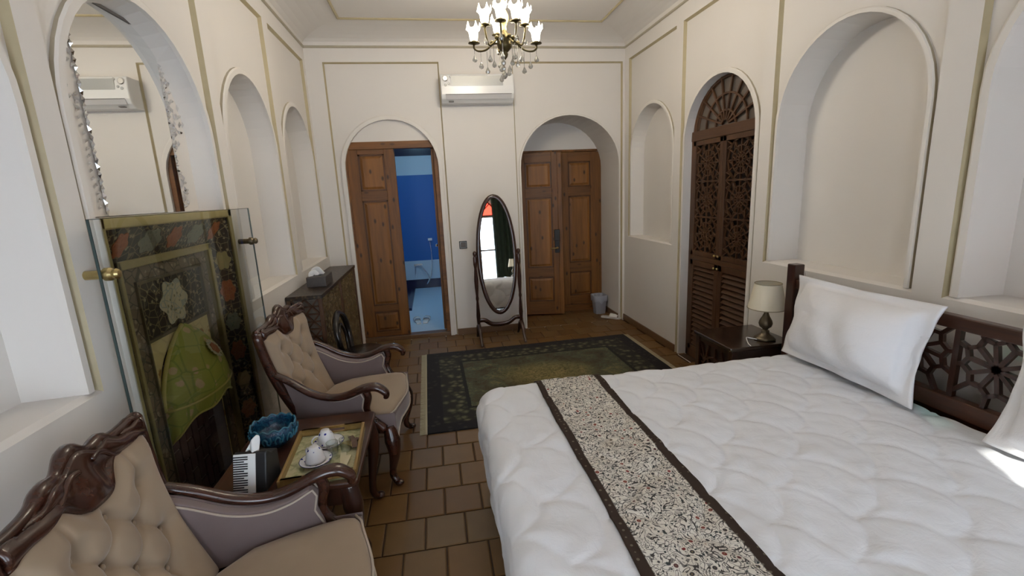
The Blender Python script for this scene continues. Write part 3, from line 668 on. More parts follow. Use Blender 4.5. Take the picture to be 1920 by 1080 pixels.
# upper lattice leaves and lower louvred leaves
def door_frame(y0, y1, z0, z1, st=0.045):
    mb = MB(); mb.box((-TH / 2 - 0.004, y0, z0), (TH / 2 - 0.006, y0 + st, z1)); mb.box((-TH / 2 - 0.004, y1 - st, z0), (TH / 2 - 0.006, y1, z1))
    mb.box((-TH / 2 - 0.004, y0, z0), (TH / 2 - 0.006, y1, z0 + st)); mb.box((-TH / 2 - 0.004, y0, z1 - st), (TH / 2 - 0.006, y1, z1)); return mb
for s in (-1, 1):
    y0, y1 = (-CW + 0.037, -0.002) if s < 0 else (0.002, CW - 0.037)
    up = door_frame(y0, y1, 0.967, 1.948, 0.04).build('lattice_door', M['cupwood'], cb, bevel=0.003)
    ch = (1.948 - 0.967 - 0.08) / 3; cw = y1 - y0 - 0.08
    for k in range(3):
        mb = MB(); cz = 0.967 + 0.04 + ch * (k + 0.5); cy = (y0 + y1) / 2
        for a, b in rosette(cy, cz, cw, ch): mb.bar((-0.010, a[0], a[1]), (-0.010, b[0], b[1]), 0.0095, 0.012, (1, 0, 0))
        if k: mb.box((-0.018, y0 + 0.04, cz - ch / 2 - 0.006), (-0.002, y1 - 0.04, cz - ch / 2 + 0.006))
        mb.build('lattice_panel', M['cupwood'], up)
    mb = MB(); ky = y1 - 0.02 if s < 0 else y0 + 0.02; mb.tube([(-0.024, ky, 1.0), (-0.04, ky, 1.0)], 0.005, 8); mb.ball((-0.045, ky, 1.0), 0.011, 8); mb.build('knob', M['brass_bright'], up, smooth=True)
    dn = door_frame(y0, y1, 0.072, 0.923, 0.05).build('louvred_door', M['cupwood'], cb, bevel=0.003)
    n = 17; zz0, zz1 = 0.122, 0.873; slat = None
    for k in range(n):
        if slat is None:
            mb = MB(); mb.box((-0.021, -(y1 - y0) / 2 + 0.05, -0.003), (0.021, (y1 - y0) / 2 - 0.05, 0.003)); sl = slat = mb.build('slat', M['cupwood_y'], dn)
        else: sl = slat.copy(); COL.objects.link(sl)
        sl.location = (-0.004, (y0 + y1) / 2, zz0 + (k + 0.5) * (zz1 - zz0) / n); sl.rotation_euler = (0, -math.radians(48), 0)
    mb = MB(); mb.tube([(-0.024, ky, 0.895), (-0.04, ky, 0.895)], 0.005, 8); mb.ball((-0.045, ky, 0.895), 0.011, 8); mb.build('knob', M['brass_bright'], dn, smooth=True)
for z in (0.55, 1.25, 1.75):
    mb = MB(); mb.tube([(-0.024, -CW + 0.036, z - 0.03), (-0.024, -CW + 0.036, z + 0.03)], 0.006, 8); mb.build('hinge', M['bronze'], cb)
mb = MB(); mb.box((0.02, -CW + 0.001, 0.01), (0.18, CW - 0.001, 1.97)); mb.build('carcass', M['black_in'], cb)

# ================================================================ BED
BX0, BX1, BY0, BY1, BZ = 0.14, 2.04, 0.50, 2.31, 0.60
bed = thing('double_bed', 'wide dark wood bed with lattice headboard against the right wall', 'bed', (0, 0, 0))
HX = 2.085
for y in (2.375, 0.435):
    mb = MB(); mb.box((HX - 0.032, y - 0.032, 0), (HX + 0.032, y + 0.032, 1.105)); mb.build('post', M['walnut'], bed, bevel=0.006)
mb = MB(); mb.box((HX - 0.022, 0.467, 0.965), (HX + 0.022, 2.343, 1.02)); mb.build('top_rail', M['walnut_y'], bed, bevel=0.005)
mb = MB(); mb.box((HX - 0.022, 0.467, 0.60), (HX + 0.022, 2.343, 0.675)); mb.build('lower_rail', M['walnut_y'], bed, bevel=0.004)
mb = MB(); mb.box((HX - 0.015, 0.467, 0.2), (HX + 0.015, 2.343, 0.60)); mb.build('lower_panel', M['walnut'], bed)
def girih_panel(y0, y1, z0, z1, cy, cz):
    S = []; n = 10; R = 0.100; pt = lambda r, k, c=(cy, cz): (c[0] + r * math.cos(2 * PI * (k + 0.25) / n), c[1] + r * math.sin(2 * PI * (k + 0.25) / n))
    for k in range(n):
        S.append((pt(0, k), pt(R, k)))
        S.append((pt(R, k), pt(R * 1.20, k + 0.5))); S.append((pt(R * 1.20, k + 0.5), pt(R, k + 1)))
        S.append((pt(R * 1.20, k + 0.5), pt(R * 2.6, k + 0.5)))
    out = []
    for a, b in S:
        r = seg_clip(a, b, (y0, z0), (y1, z1))
        if r: out.append(r)
    return out
ycuts = [0.467, 0.80, 1.10, 1.48, 1.78, 2.08, 2.343]
ycen = [0.66, 0.95, 1.335, 1.63, 1.93, 2.21]
for a, b, c_ in zip(ycuts, ycuts[1:], ycen):
    mb = MB()
    for p, q in girih_panel(a, b, 0.675, 0.965, c_, 0.845): mb.bar((HX, p[0], p[1]), (HX, q[0], q[1]), 0.0165, 0.018, (1, 0, 0))
    if a > 0.5: mb.box((HX - 0.011, a - 0.011, 0.675), (HX + 0.011, a + 0.011, 0.965))
    mb.build('headboard_lattice', M['walnut'], bed)
mb = MB(); mb.box((0.28, 0.56, 0.14), (2.06, 2.25, 0.30)); mb.build('side_frame', M['walnut'], bed, bevel=0.006)
for (x, y) in ((0.34, 0.62), (0.34, 2.19), (2.0, 0.62), (2.0, 2.19)):
    mb = MB(); mb.box((x - 0.035, y - 0.035, 0), (x + 0.035, y + 0.035, 0.14)); mb.build('leg', M['walnut'], bed, bevel=0.005)
mt = MB(); mt.box((0.26, 0.56, 0.30), (2.05, 2.245, 0.545)); mt.build('mattress', simple('mattress_cloth', (0.7, 0.7, 0.7), 0.9), bed, bevel=0.04)
# quilt: grid laid over the mattress and hanging at the foot and both sides
SW = 0.30
def shell(x, y):
    r = SW / 2; best = None; dmin = 1e9
    u, v_ = y, -x
    j0 = math.floor(v_ / r) - 1
    for j in range(j0 + 3, j0 - 2, -1):
        off = r if j % 2 else 0.0
        i = round((u - off) / SW); cx, cy = i * SW + off, j * r
        d = math.hypot(u - cx, v_ - cy)
        if v_ <= cy + 1e-9 or True:
            if d < r:
                dmin = min(dmin, r - d); break
            dmin = min(dmin, d - r)
    return max(dmin, 0)
def drape(s, t, lift=0.0):
    """unfolded coordinates s (x), t (y) -> point on the quilt"""
    cr = 0.16
    x0, y0, y1 = BX0 + cr, BY0 + cr, BY1 - cr
    ex = max(x0 - s, 0); ey = max(y0 - t, 0, t - y1); sy = 1 if t > y1 else -1
    d = math.hypot(ex, ey)
    px, py = max(s, x0), min(max(t, y0), y1)
    z = BZ
    if d > 1e-9:
        nx, ny = -ex / d, sy * ey / d
        rr = 0.085; flat = cr - rr
        if d <= flat: o, dz = d, 0
        elif d <= flat + rr * PI / 2:
            a = (d - flat) / rr; o = flat + rr * math.sin(a); dz = rr * (1 - math.cos(a))
        else:
            dd = d - flat - rr * PI / 2; o = flat + rr - 0.10 * dd * (1 if ex > ey else 0.3); dz = rr + dd
            ph = (py + (px if ey > ex else 0)) * 1.0
            o += (0.012 * math.sin(ph * 24) + 0.016 * noise.noise((ph * 7, dz * 2, 1))) * min(dd / 0.15, 1)
        px += nx * o; py += ny * o; z = BZ - dz
        nrm = Vector((nx * min(1, dz / rr), ny * min(1, dz / rr), max(0, 1 - dz / rr))); nrm.normalize()
    else: nrm = Vector((0, 0, 1))
    q = shell(s + 0.05 * noise.noise((s * 2.2, t * 2.2, 5)), t + 0.05 * noise.noise((s * 2.2, t * 2.2, 9))); puff = 0.0085 * (1 - math.exp(-q / 0.016)) - 0.004
    puff += 0.010 * noise.noise((s * 5, t * 5, 0.3)) + 0.004 * noise.noise((s * 16, t * 16, 2.0))
    return Vector((px, py, z)) + nrm * (puff + lift)
def quilt_pt(u, v_):
    s = BX0 - 0.42 + u * (2.03 - BX0 + 0.42); t_ = BY0 - 0.40 + v_ * (BY1 - BY0 + 0.80)
    return drape(s, t_)
mb = MB(); mb.grid(quilt_pt, 236, 260)
qo = tag(mb.build('quilt', M['duvet'], None, smooth=True), 'puffy white quilt with scalloped stitching spread over the bed', 'quilt')
# patterned runner across the foot of the bed
t = NT('floral_runner'); v = t.coord(); x, y, z = t.sep(v); RC, RH = 0.637, 0.176
nz = t.n('ShaderNodeTexNoise'); nz.inputs['Scale'].default_value = 16; t.l(v, nz.inputs['Vector'])
va = t.n('ShaderNodeVectorMath', operation='MULTIPLY_ADD'); t.l(nz.outputs['Color'], va.inputs[0]); va.inputs[1].default_value = (0.035, 0.035, 0.035); t.l(v, va.inputs[2]); vv = va.outputs[0]
e1 = t.vor(vv, 62, 'DISTANCE_TO_EDGE'); e2 = t.vor(vv, 40, 'DISTANCE_TO_EDGE'); fl_ = t.vor(v, 29, 'F1', 'Distance', 0.75); lf_ = t.vor(vv, 58, 'F1'); fc = t.vor(v, 29, 'F1', 'Color', 0.75)
nv = t.noise(vv, 27, 1.2, 0.5, 0.8); cl1 = t.math('ABSOLUTE', t.math('SUBTRACT', t.math('FRACT', t.math('MULTIPLY', nv, 8.0)), 0.5))
nw = t.noise(vv, 15, 1.0, 0.5, 1.5); cl2 = t.math('ABSOLUTE', t.math('SUBTRACT', t.math('FRACT', t.math('MULTIPLY', nw, 8.0)), 0.5))
c = t.mix(t.ramp(cl1, [(0.09, (1, 1, 1)), (0.15, (0, 0, 0))]), (0.70, 0.67, 0.60), (0.19, 0.18, 0.17))
c = t.mix(t.ramp(cl2, [(0.07, (1, 1, 1)), (0.11, (0, 0, 0))]), c, (0.055, 0.05, 0.048))
c = t.mix(t.ramp(lf_, [(0.20, (1, 1, 1)), (0.26, (0, 0, 0))]), c, (0.04, 0.05, 0.05))
pet = t.math('ADD', fl_, t.math('MULTIPLY', nz.outputs['Fac'], 0.12))
c = t.mix(t.ramp(pet, [(0.33, (1, 1, 1)), (0.37, (0, 0, 0))]), c, (0.66, 0.62, 0.54))
fr_, fg_, fb_ = t.sep(fc); redc = t.mix(t.ramp(fr_, [(0.35, (0, 0, 0)), (0.6, (1, 1, 1))]), (0.05, 0.045, 0.05), (0.20, 0.035, 0.035))
c = t.mix(t.ramp(pet, [(0.23, (1, 1, 1)), (0.27, (0, 0, 0))]), c, redc)
c = t.mix(t.ramp(fl_, [(0.05, (1, 1, 1)), (0.08, (0, 0, 0))]), c, (0.25, 0.21, 0.1))
ax = t.math('ABSOLUTE', t.math('SUBTRACT', x, RC)); dots = t.ramp(t.vor(v, 36, 'F1', 'Distance', 0.3), [(0.14, (0.14, 0.12, 0.09)), (0.19, (0.040, 0.026, 0.020))])
c = t.mix(t.ramp(ax, [(RH - 0.034, (0, 0, 0)), (RH - 0.032, (1, 1, 1))]), c, dots)
t.set(Base_Color=c, Roughness=0.8, Specular_IOR_Level=0.2); t.bump(t.noise(v, 300, 2), 0.15, 0.001); M['runner'] = t.m
def runner_pt(u, v_):
    return drape(RC - RH + u * 2 * RH + 0.004 * math.sin(v_ * 17), BY0 - 0.30 + v_ * (BY1 - BY0 + 0.60), 0.006)
mb = MB(); mb.grid(runner_pt, 44, 270)
ro = tag(mb.build('bed_runner', M['runner'], None, smooth=True), 'floral patterned runner with dark brown borders across the quilt', 'bed runner'); md = ro.modifiers.new('solid', 'SOLIDIFY'); md.thickness = 0.003; md.offset = 1
def pillow(name, cy, label, seed, half=0.365, hh=0.235, xb=1.955, xt=2.045, zb=0.625, rot=0.0):
    up = Vector((xt - xb, 0, 2 * hh)).normalized(); up.z = up.z; rt = Vector((0, -1, 0)); nr = rt.cross(up).normalized()
    if nr.x > 0: nr = -nr
    zc = zb + up.z * hh; C = Vector(((xb + xt) / 2 - 0.02, cy, zc + 0.005)); c_, s_ = math.cos(rot), math.sin(rot)
    def side(sg):
        def f(u, v_):
            a, b = u * 2 - 1, v_ * 2 - 1
            fl = 0.90; ia, ib = max(-1, min(1, a / fl)), max(-1, min(1, b / (fl * 0.95)))
            th = 0.125 * max(0, (1 - abs(ia) ** 3)) ** 0.7 * max(0, (1 - abs(ib) ** 3)) ** 0.7 + 0.006
            th += 0.012 * noise.noise((a * 3 + seed, b * 3, 0.5)) * (1 if th > 0.02 else 0.2)
            th += 0.006 * math.sin(9 * math.atan2(b, a) + seed) * max(0, 1 - th / 0.08)
            ed = 1 - 0.03 * (abs(a) ** 2) * (1 - abs(b)) ; pinch = 1 + 0.05 * abs(a * b)
            X = a * half * pinch * (1 - 0.06 * (1 - b * b) * (abs(a) > 0.8)); Y = b * hh * pinch * ed
            X, Y = X * c_ - Y * s_, X * s_ + Y * c_
            sag = -0.012 * (1 - abs(b))
            p = C + rt * X + up * Y + nr * sg * th * (1.0 if sg > 0 else 0.35)
            p += nr * 0.016 * noise.noise((a * 2.2, b * 2.2, seed))
            return p
        return f
    mb = MB(); mb.grid(side(1), 60, 44); mb.grid(side(-1), 60, 44)
    # stitch the open border
    n, k = 60, 44; off = (n + 1) * (k + 1)
    idx = [i for i in range(n + 1)] + [(n + 1) * j + n for j in range(1, k + 1)] + [(n + 1) * k + i for i in range(n - 1, -1, -1)] + [(n + 1) * j for j in range(k - 1, 0, -1)]
    for q in range(len(idx)):
        a, b = idx[q], idx[(q + 1) % len(idx)]; mb.f.append((a, b, off + b, off + a)); mb.mi.append(0)
    return tag(mb.build(name, M['pillow'], None, smooth=True), label, 'pillow')
pillow('pillow', 1.885, 'white flanged pillow leaning on the headboard beside the wooden post', 1.3, 0.365, 0.215)
pillow('pillow', 0.86, 'white pillow on the side of the bed next to the rear window', 4.1, 0.365, 0.235)

# ================================================================ NIGHTSTANDS AND LAMPS
ns = thing('nightstand', 'dark glossy nightstand with lattice front between bed and cupboard', 'nightstand', (1.935, 2.625, 0))
mb = MB(); mb.box((-0.215, -0.205, 0.575), (0.23, 0.205, 0.60)); mb.build('top', M['night_top'], ns, bevel=0.006)
for (x, y) in ((-0.18, -0.18), (-0.18, 0.18), (0.20, -0.18), (0.20, 0.18)):
    mb = MB(); mb.box((x - 0.02, y - 0.02, 0), (x + 0.02, y + 0.02, 0.575)); mb.build('leg', M['walnut'], ns, bevel=0.003)
mb = MB(); mb.box((-0.17, -0.19, 0.08), (0.21, 0.19, 0.57)); mb.build('body', simple('nightstand_body', (0.03, 0.017, 0.012), 0.4), ns)
mb = MB(); mb.box((-0.19, -0.16, 0.535), (-0.165, 0.16, 0.575)); mb.box((-0.19, -0.16, 0.05), (-0.165, 0.16, 0.09))
for a, b in rosette(0, 0.31, 0.32, 0.44): mb.bar((-0.18, a[0], a[1]), (-0.18, b[0], b[1]), 0.012, 0.014, (1, 0, 0))
mb.build('lattice_front', M['walnut'], ns)
def table_lamp(loc, label):
    o = thing('table_lamp', label, 'lamp', loc, 0, None)
    mb = MB(); mb.lathe([(0, 0), (0.062, 0.0), (0.064, 0.008), (0.052, 0.018), (0.046, 0.022), (0.03, 0.034), (0.022, 0.05), (0.026, 0.056), (0.016, 0.064)], 20, wob=lambda r, z, a, i: (r * (1 + 0.05 * math.cos(6 * a)), z)); mb.build('base', M['bronze'], o, smooth=True)
    mb = MB(); mb.lathe([(0.015, 0.062), (0.018, 0.07), (0.035, 0.085), (0.041, 0.105), (0.036, 0.125), (0.022, 0.15), (0.014, 0.17), (0.013, 0.185), (0.019, 0.192), (0.02, 0.20), (0.012, 0.21), (0.009, 0.25)], 20); mb.build('stem', M['bronze'], o, smooth=True)
    mb = MB(); mb.lathe([(0.11, 0.205), (0.076, 0.365), (0.0745, 0.365), (0.1085, 0.205)], 28); mb.build('lamp_shade', M['shade'], o, smooth=True, angle=0.5)
    mb = MB(); mb.tube([(0.111 * math.cos(2 * PI * i / 28), 0.111 * math.sin(2 * PI * i / 28), 0.206) for i in range(28)], 0.003, 6, closed=True); tm_ = simple('shade_trim', (0.30, 0.26, 0.17), 0.7); mb.build('shade_trim', tm_, o); mb = MB(); mb.tube([(0.0765 * math.cos(2 * PI * i / 28), 0.0765 * math.sin(2 * PI * i / 28), 0.364) for i in range(28)], 0.003, 6, closed=True); mb.build('shade_trim', tm_, o)
    return o
lp = table_lamp((2.03, 2.525, 0.601), 'small table lamp with cream shade on the nightstand beside the cupboard')
mb = MB(); mb.tube(catmull([(-0.06, -0.01, 0.006), (-0.10, 0.02, 0.012), (-0.13, 0.0, 0.02), (-0.16, -0.06, 0.006), (-0.172, -0.10, 0.004)], 6), 0.003, 6); mb.build('cord', M['white'], lp, smooth=True)
n2 = copy_tree(ns); n2.location = (1.90, 0.16, 0); n2['label'] = 'dark nightstand on the side of the bed next to the rear window'
l2 = table_lamp((1.85, 0.16, 0.601), 'small table lamp with cream shade on the nightstand next to the rear window')
# green curtains on the rear wall
def curtain(xc, wd, label):
    mb = MB(); z0, z1 = 0.03, 2.55
    mb.grid(lambda u, v_: (xc + (u - 0.5) * wd, YR + 0.075 + 0.035 * math.sin(u * wd * 62) + 0.008 * math.sin(u * 31 + v_ * 3), z0 + (z1 - z0) * v_), 90, 12)
    o = tag(mb.build('curtain', M['green_cloth'], None, smooth=True), label, 'curtain'); md = o.modifiers.new('solid', 'SOLIDIFY'); md.thickness = 0.003; return o
curtain(1.875, 0.42, 'long dark green curtain hanging beside the rear window near the bed')
curtain(-0.9, 0.34, 'long dark green curtain hanging by the rear window near the armchairs')

# ================================================================ ARMCHAIRS
def make_armchair():
    """local frame: x forward, y left, z up"""
    ch = thing('armchair', 'beige tufted armchair with carved walnut frame beside the lattice cabinet', 'armchair')
    W = M['walnut_x']
    yb = lambda z: 0.245 + 0.065 * min(max((z - 0.42) / 0.5, 0), 1)          # half width of the back at height z
    xb = lambda z: -0.185 - 0.26 * max(z - 0.42, 0) - 0.03 * math.sin(PI * min(max((z - .42) / .55, 0), 1))   # back line
    for s in (-1, 1):
        # front cabriole leg
        P = catmull([(0.285, s * 0.300, 0.35), (0.300, s * 0.315, 0.27), (0.305, s * 0.322, 0.19), (0.285, s * 0.305, 0.09), (0.285, s * 0.303, 0.045), (0.310, s * 0.32, 0.012)], 6)
        mb = MB(); mb.tube(P, lerpl([0.030, 0.044, 0.031, 0.019, 0.021, 0.017], len(P)), 10, up=(1, 0, 0)); mb.ball((0.318, s * 0.327, 0.016), (0.026, 0.022, 0.016), 8); mb.build('leg', W, ch, smooth=True)
        # rear leg
        P = catmull([(-0.20, s * 0.235, 0.40), (-0.215, s * 0.235, 0.25), (-0.25, s * 0.24, 0.10), (-0.30, s * 0.245, 0.0)], 5)
        mb = MB(); mb.tube(P, lerpl([0.026, 0.024, 0.021, 0.018], len(P)), 8, up=(1, 0, 0)); mb.build('leg', W, ch, smooth=True)
        # back stile
        P = [(xb(z), s * (yb(z) + 0.012), z) for z in [0.36 + 0.58 * i / 16 for i in range(17)]]
        mb = MB(); mb.tube(P, lerpl([0.024, 0.026, 0.026, 0.024], 17), 8, up=(1, 0, 0)); mb.build('stile', W, ch, smooth=True)
        # arm
        A = catmull([(xb(0.71), s * 0.290, 0.705), (-0.205, s * 0.303, 0.660), (-0.10, s * 0.318, 0.592), (0.0, s * 0.326, 0.560), (0.09, s * 0.332, 0.567), (0.18, s * 0.337, 0.600), (0.25, s * 0.340, 0.605), (0.297, s * 0.342, 0.570), (0.296, s * 0.342, 0.540)], 6)
        mb = MB(); mb.tube(A, lerpl([0.020, 0.022, 0.023, 0.023, 0.025, 0.028, 0.028, 0.024, 0.017], len(A)), 10, squash=(0.8, 1.1)); mb.build('arm', W, ch, smooth=True)
        # arm support
        P = catmull([(0.185, s * 0.334, 0.60), (0.20, s * 0.334, 0.55), (0.185, s * 0.33, 0.48), (0.205, s * 0.325, 0.42), (0.262, s * 0.315, 0.345)], 6)
        mb = MB(); mb.tube(P, lerpl([0.023, 0.021, 0.019, 0.022, 0.030], len(P)), 8, up=(1, 0, 0)); mb.build('arm_support', W, ch, smooth=True)
        # side upholstery, outside and inside
        top = [(p.x, p.z - 0.012) for p in A if p.x < 0.19]; poly = [(-0.185, 0.36), (0.205, 0.36), (0.190, 0.44), (0.172, 0.49), (0.182, 0.545)] + [q for q in reversed(top) if q[0] < 0.165] + [(xb(0.55), 0.55)]
        yl = lambda x: 0.262 + (x + 0.25) / 0.45 * 0.062
        for nm, a, b, mt_ in (('side_outside', 0.004, 0.018, 'mauve'), ('side_inside', -0.028, 0.004, 'mauve')):
            mb = MB(); mb.prism(poly, lambda p, d: (p[0], s * (yl(p[0]) + d), p[1]), a, b); mb.build(nm, M[mt_], ch, bevel=0.004)
        for dd in (0.021, -0.031):
            mb = MB(); mb.tube([(p[0], s * (yl(p[0]) + dd), p[1] - 0.012) for p in top if p[0] < 0.17] + [(0.178, s * (yl(0.18) + dd), 0.545), (0.165, s * (yl(0.17) + dd), 0.49), (0.185, s * (yl(0.18) + dd), 0.44), (0.2, s * (yl(0.2) + dd), 0.40)], 0.004, 6); mb.build('welt', M['piping'], ch, smooth=True)
        # side rail
        mb = MB(); mb.tube([(-0.20, s * 0.255, 0.355), (0.27, s * 0.308, 0.345)], 0.028, 8, squash=(1.2, 0.7)); mb.build('side_rail', W, ch, smooth=True)
    # crest rail with carving
    crest = lambda y: 0.930 + 0.030 * math.cos(y / 0.31 * PI / 2) ** 1.0 + 0.030 * math.exp(-(y / 0.085) ** 2) + 0.012 * math.exp(-((abs(y) - 0.29) / 0.03) ** 2)
    ztop = lambda y: 0.925 - 0.065 * math.exp(-(y / 0.095) ** 4) - 0.03 * max(0, (abs(y) - 0.22) / 0.08) ** 2
    hump = lambda y: 0.007 * math.cos(y / 0.31 * PI * 5.0) * (1 if abs(y) < 0.155 else 0.25)
    ys_ = [-0.325 + 0.65 * i / 60 for i in range(61)]
    P = [(xb(crest(y)) - 0.004, y, crest(y) + hump(y)) for y in ys_]
    mb = MB(); mb.tube(P, [0.014 + 0.006 * math.cos(y / 0.33 * PI / 2) + 0.5 * hump(y) + (0.006 if abs(y) > 0.30 else 0) for y in ys_], 10, up=(1, 0, 0), squash=(0.9, 1.1)); cr = mb.build('crest_rail', W, ch, smooth=True)
    def band(u, v_):
        y = (u * 2 - 1) * 0.30; a, b = ztop(min(max(y, -0.285), 0.285)) - 0.012, crest(y) + hump(y); z = a + (b - a) * v_
        rel = 0.010 * math.sin(v_ * PI) * math.cos(y * 38) * math.exp(-(y / 0.16) ** 2) + 0.006 * math.sin(v_ * PI * 2 + y * 30)
        return (xb(z) + 0.020 + rel - 0.010 * v_, y, z)
    mb = MB(); mb.grid(band, 60, 10); bd = mb.build('carved_band', W, cr, smooth=True); md = bd.modifiers.new('solid', 'SOLIDIFY'); md.thickness = 0.025; md.offset = 0
    for s in (-1, 1):
        mb = MB(); sc_ = [(xb(0.94) + 0.022, s * (0.03 + 0.028 * k), crest(0.03 + 0.028 * k) - 0.028 + 0.014 * math.sin(k * 1.15)) for k in range(9)]
        mb.tube(catmull(sc_, 4), lerpl([0.008, 0.009, 0.007, 0.008, 0.006], 33), 8, up=(1, 0, 0)); mb.build('scroll', W, cr, smooth=True)
        mb = MB(); mb.ball((xb(0.95) + 0.002, s * 0.322, crest(0.32) + 0.004), (0.022, 0.021, 0.024), 8); mb.build('end_scroll', W, cr, smooth=True)
    # tufted back
    btn = [(y, z) for z, ys in ((0.80, (-0.16, 0.0, 0.16)), (0.715, (-0.085, 0.085)), (0.63, (-0.16, 0.0, 0.16)), (0.545, (-0.085, 0.085))) for y in ys]
    ztop = lambda y: 0.925 - 0.065 * math.exp(-(y / 0.095) ** 4) - 0.03 * max(0, (abs(y) - 0.22) / 0.08) ** 2
    def tuft(y, z):
        h = 0.055
        for (a, b) in btn:
            d = math.hypot(y - a, (z - b)); h -= 0.036 * math.exp(-(d / 0.030) ** 1.4)
        for (a, b) in btn:                      # pleats run diagonally between buttons
            for (c_, e) in btn:
                if (c_, e) > (a, b) and 0.09 < math.hypot(a - c_, b - e) < 0.135:
                    L2 = (c_ - a) ** 2 + (e - b) ** 2; q = max(0, min(1, ((y - a) * (c_ - a) + (z - b) * (e - b)) / L2)); d = math.hypot(y - a - q * (c_ - a), z - b - q * (e - b)); h -= 0.012 * math.exp(-(d / 0.010) ** 2)
        for (a, b) in btn:
            if b == 0.80 and z > b: h -= 0.010 * math.exp(-((y - a) / 0.010) ** 2) * min(1, (z - b) / 0.03)
            if b == 0.545 and z < b: h -= 0.010 * math.exp(-((y - a) / 0.010) ** 2)
        return h
    def bp(u, v_):
        a = u * 2 - 1; z0 = 0.41; zz = z0 + v_ * (ztop(a * 0.285) - z0); y = a * (yb(zz) - 0.006)
        e = min(1, (1 - abs(a)) / 0.16, (1 - v_) / 0.14 + 0.0); e = max(e, 0) ** 0.5
        return (xb(zz) - 0.004 + tuft(y, zz) * e, y, zz)
    mb = MB(); mb.grid(bp, 72, 72); bk = mb.build('back_cushion', M['beige'], ch, smooth=True)
    bt = None
    for (a, b) in btn:
        if bt is None: mb = MB(); mb.ball((0, 0, 0), (0.005, 0.009, 0.009), 6); q = bt = mb.build('button', M['beige'], bk, smooth=True)
        else: q = bt.copy(); COL.objects.link(q)
        q.location = (xb(b) + 0.017, a, b)
    mb = MB(); mb.tube([(xb(ztop(y)) + 0.008, y, ztop(y) - 0.002) for y in [-0.285 + 0.57 * i / 40 for i in range(41)]], 0.0045, 6)
    for s in (-1, 1): mb.tube([(xb(z) + 0.008, s * (yb(z) - 0.006), z) for z in [0.45 + 0.44 * i / 12 for i in range(13)]], 0.0045, 6)
    mb.build('back_welt', M['piping'], bk, smooth=True)
    mb = MB(); mb.grid(lambda u, v_: (xb(0.40 + 0.5 * v_) - 0.014, (u * 2 - 1) * yb(0.40 + 0.5 * v_), 0.40 + 0.5 * v_), 8, 8); mb.build('back_outside', M['mauve'], ch, smooth=True)
    # seat: bowed front
    def outline(r):
        o = []
        for i in range(15): t_ = i / 14 * 2 - 1; o.append(((0.318 + 0.038 * math.cos(t_ * PI * 0.5) ** 2 - 0.02 * (abs(t_) > 0.93)) * 1.0, t_ * 0.300))
        o += [(0.10, 0.275), (-0.18, 0.236), (-0.18, -0.236), (0.10, -0.275)]
        cx = 0.07; return [(cx + (x - cx) * r, y * r) for x, y in o]
    mb = MB(); N = 19; lev = [(0.97, 0.35), (1.0, 0.362), (1.0, 0.415), (0.985, 0.432), (0.93, 0.447), (0.75, 0.462), (0.45, 0.470), (0.15, 0.472)]
    for r, z in lev:
        for (x, y) in outline(r): mb.v.append((x, y, z - 0.012 * max(0, (0.05 - x) / 0.3)))
    for i in range(len(lev) - 1):
        for k in range(N): mb.f.append((i * N + k, i * N + (k + 1) % N, (i + 1) * N + (k + 1) % N, (i + 1) * N + k)); mb.mi.append(0)
    mb.f.append(tuple((len(lev) - 1) * N + k for k in range(N))); mb.mi.append(0)
    st = mb.build('seat', M['beige'], ch, smooth=True, subsurf=1)
    mb = MB(); mb.tube([(x + 0.002, y, 0.424) for x, y in outline(1.0)[:15]], 0.005, 6); mb.build('seat_welt', M['piping'], st, smooth=True)
    # front drop of the seat cover, deepest at the corners, with a carved rail below
    fz = lambda y: 0.335 - 0.085 * max(0, (abs(y) - 0.17) / 0.13) ** 1.5
    fx = lambda y: 0.322 + 0.036 * math.cos(y / 0.3 * PI * 0.5) ** 2
    mb = MB(); mb.grid(lambda u, v_: (fx((u * 2 - 1) * 0.30) + 0.004 - 0.004 * v_, (u * 2 - 1) * 0.30, fz((u * 2 - 1) * 0.30) + (0.42 - fz((u * 2 - 1) * 0.30)) * v_), 28, 5); fd = mb.build('seat_front', M['mauve'], ch, smooth=True); md = fd.modifiers.new('solid', 'SOLIDIFY'); md.thickness = 0.01; md.offset = -1
    ys = [-0.30 + 0.60 * i / 28 for i in range(29)]
    mb = MB(); mb.tube([(fx(y) + 0.006, y, fz(y)) for y in ys], 0.0045, 6); mb.build('front_welt', M['piping'], fd, smooth=True)
    for s in (-1, 1):
        mb = MB(); mb.grid(lambda u, v_: (0.22 + u * (fx(0.3) - 0.22 + 0.004), s * (0.302 + 0.012 * (1 - u)), 0.275 + (0.10) * (1 - u) + (0.43 - 0.275 - 0.10 * (1 - u)) * v_), 8, 4); mb.build('corner_cover', M['mauve'], ch, smooth=True)
    mb = MB(); mb.tube([(fx(y) - 0.014, y, fz(y) - 0.022) for y in ys], 0.026, 8, up=(0, 0, 1), squash=(1.1, 0.7)); mb.build('front_rail', W, ch, smooth=True)
    mb = MB(); mb.tube([(-0.2, -0.24, 0.36), (-0.2, 0.24, 0.36)], 0.026, 8); mb.build('rear_rail', W, ch, smooth=True)
    return ch
c1 = make_armchair(); c1.location = (-0.60, 2.775, 0); c1.rotation_euler = (0, 0, math.radians(-4))
c2 = copy_tree(c1); c2.location = (-0.635, 1.29, 0); c2.rotation_euler = (0, 0, math.radians(8)); c2['label'] = 'beige tufted armchair with carved walnut frame next to the piano tissue box'
for c_ in (c1, c2): c_['group'] = 'pair of tufted armchairs'

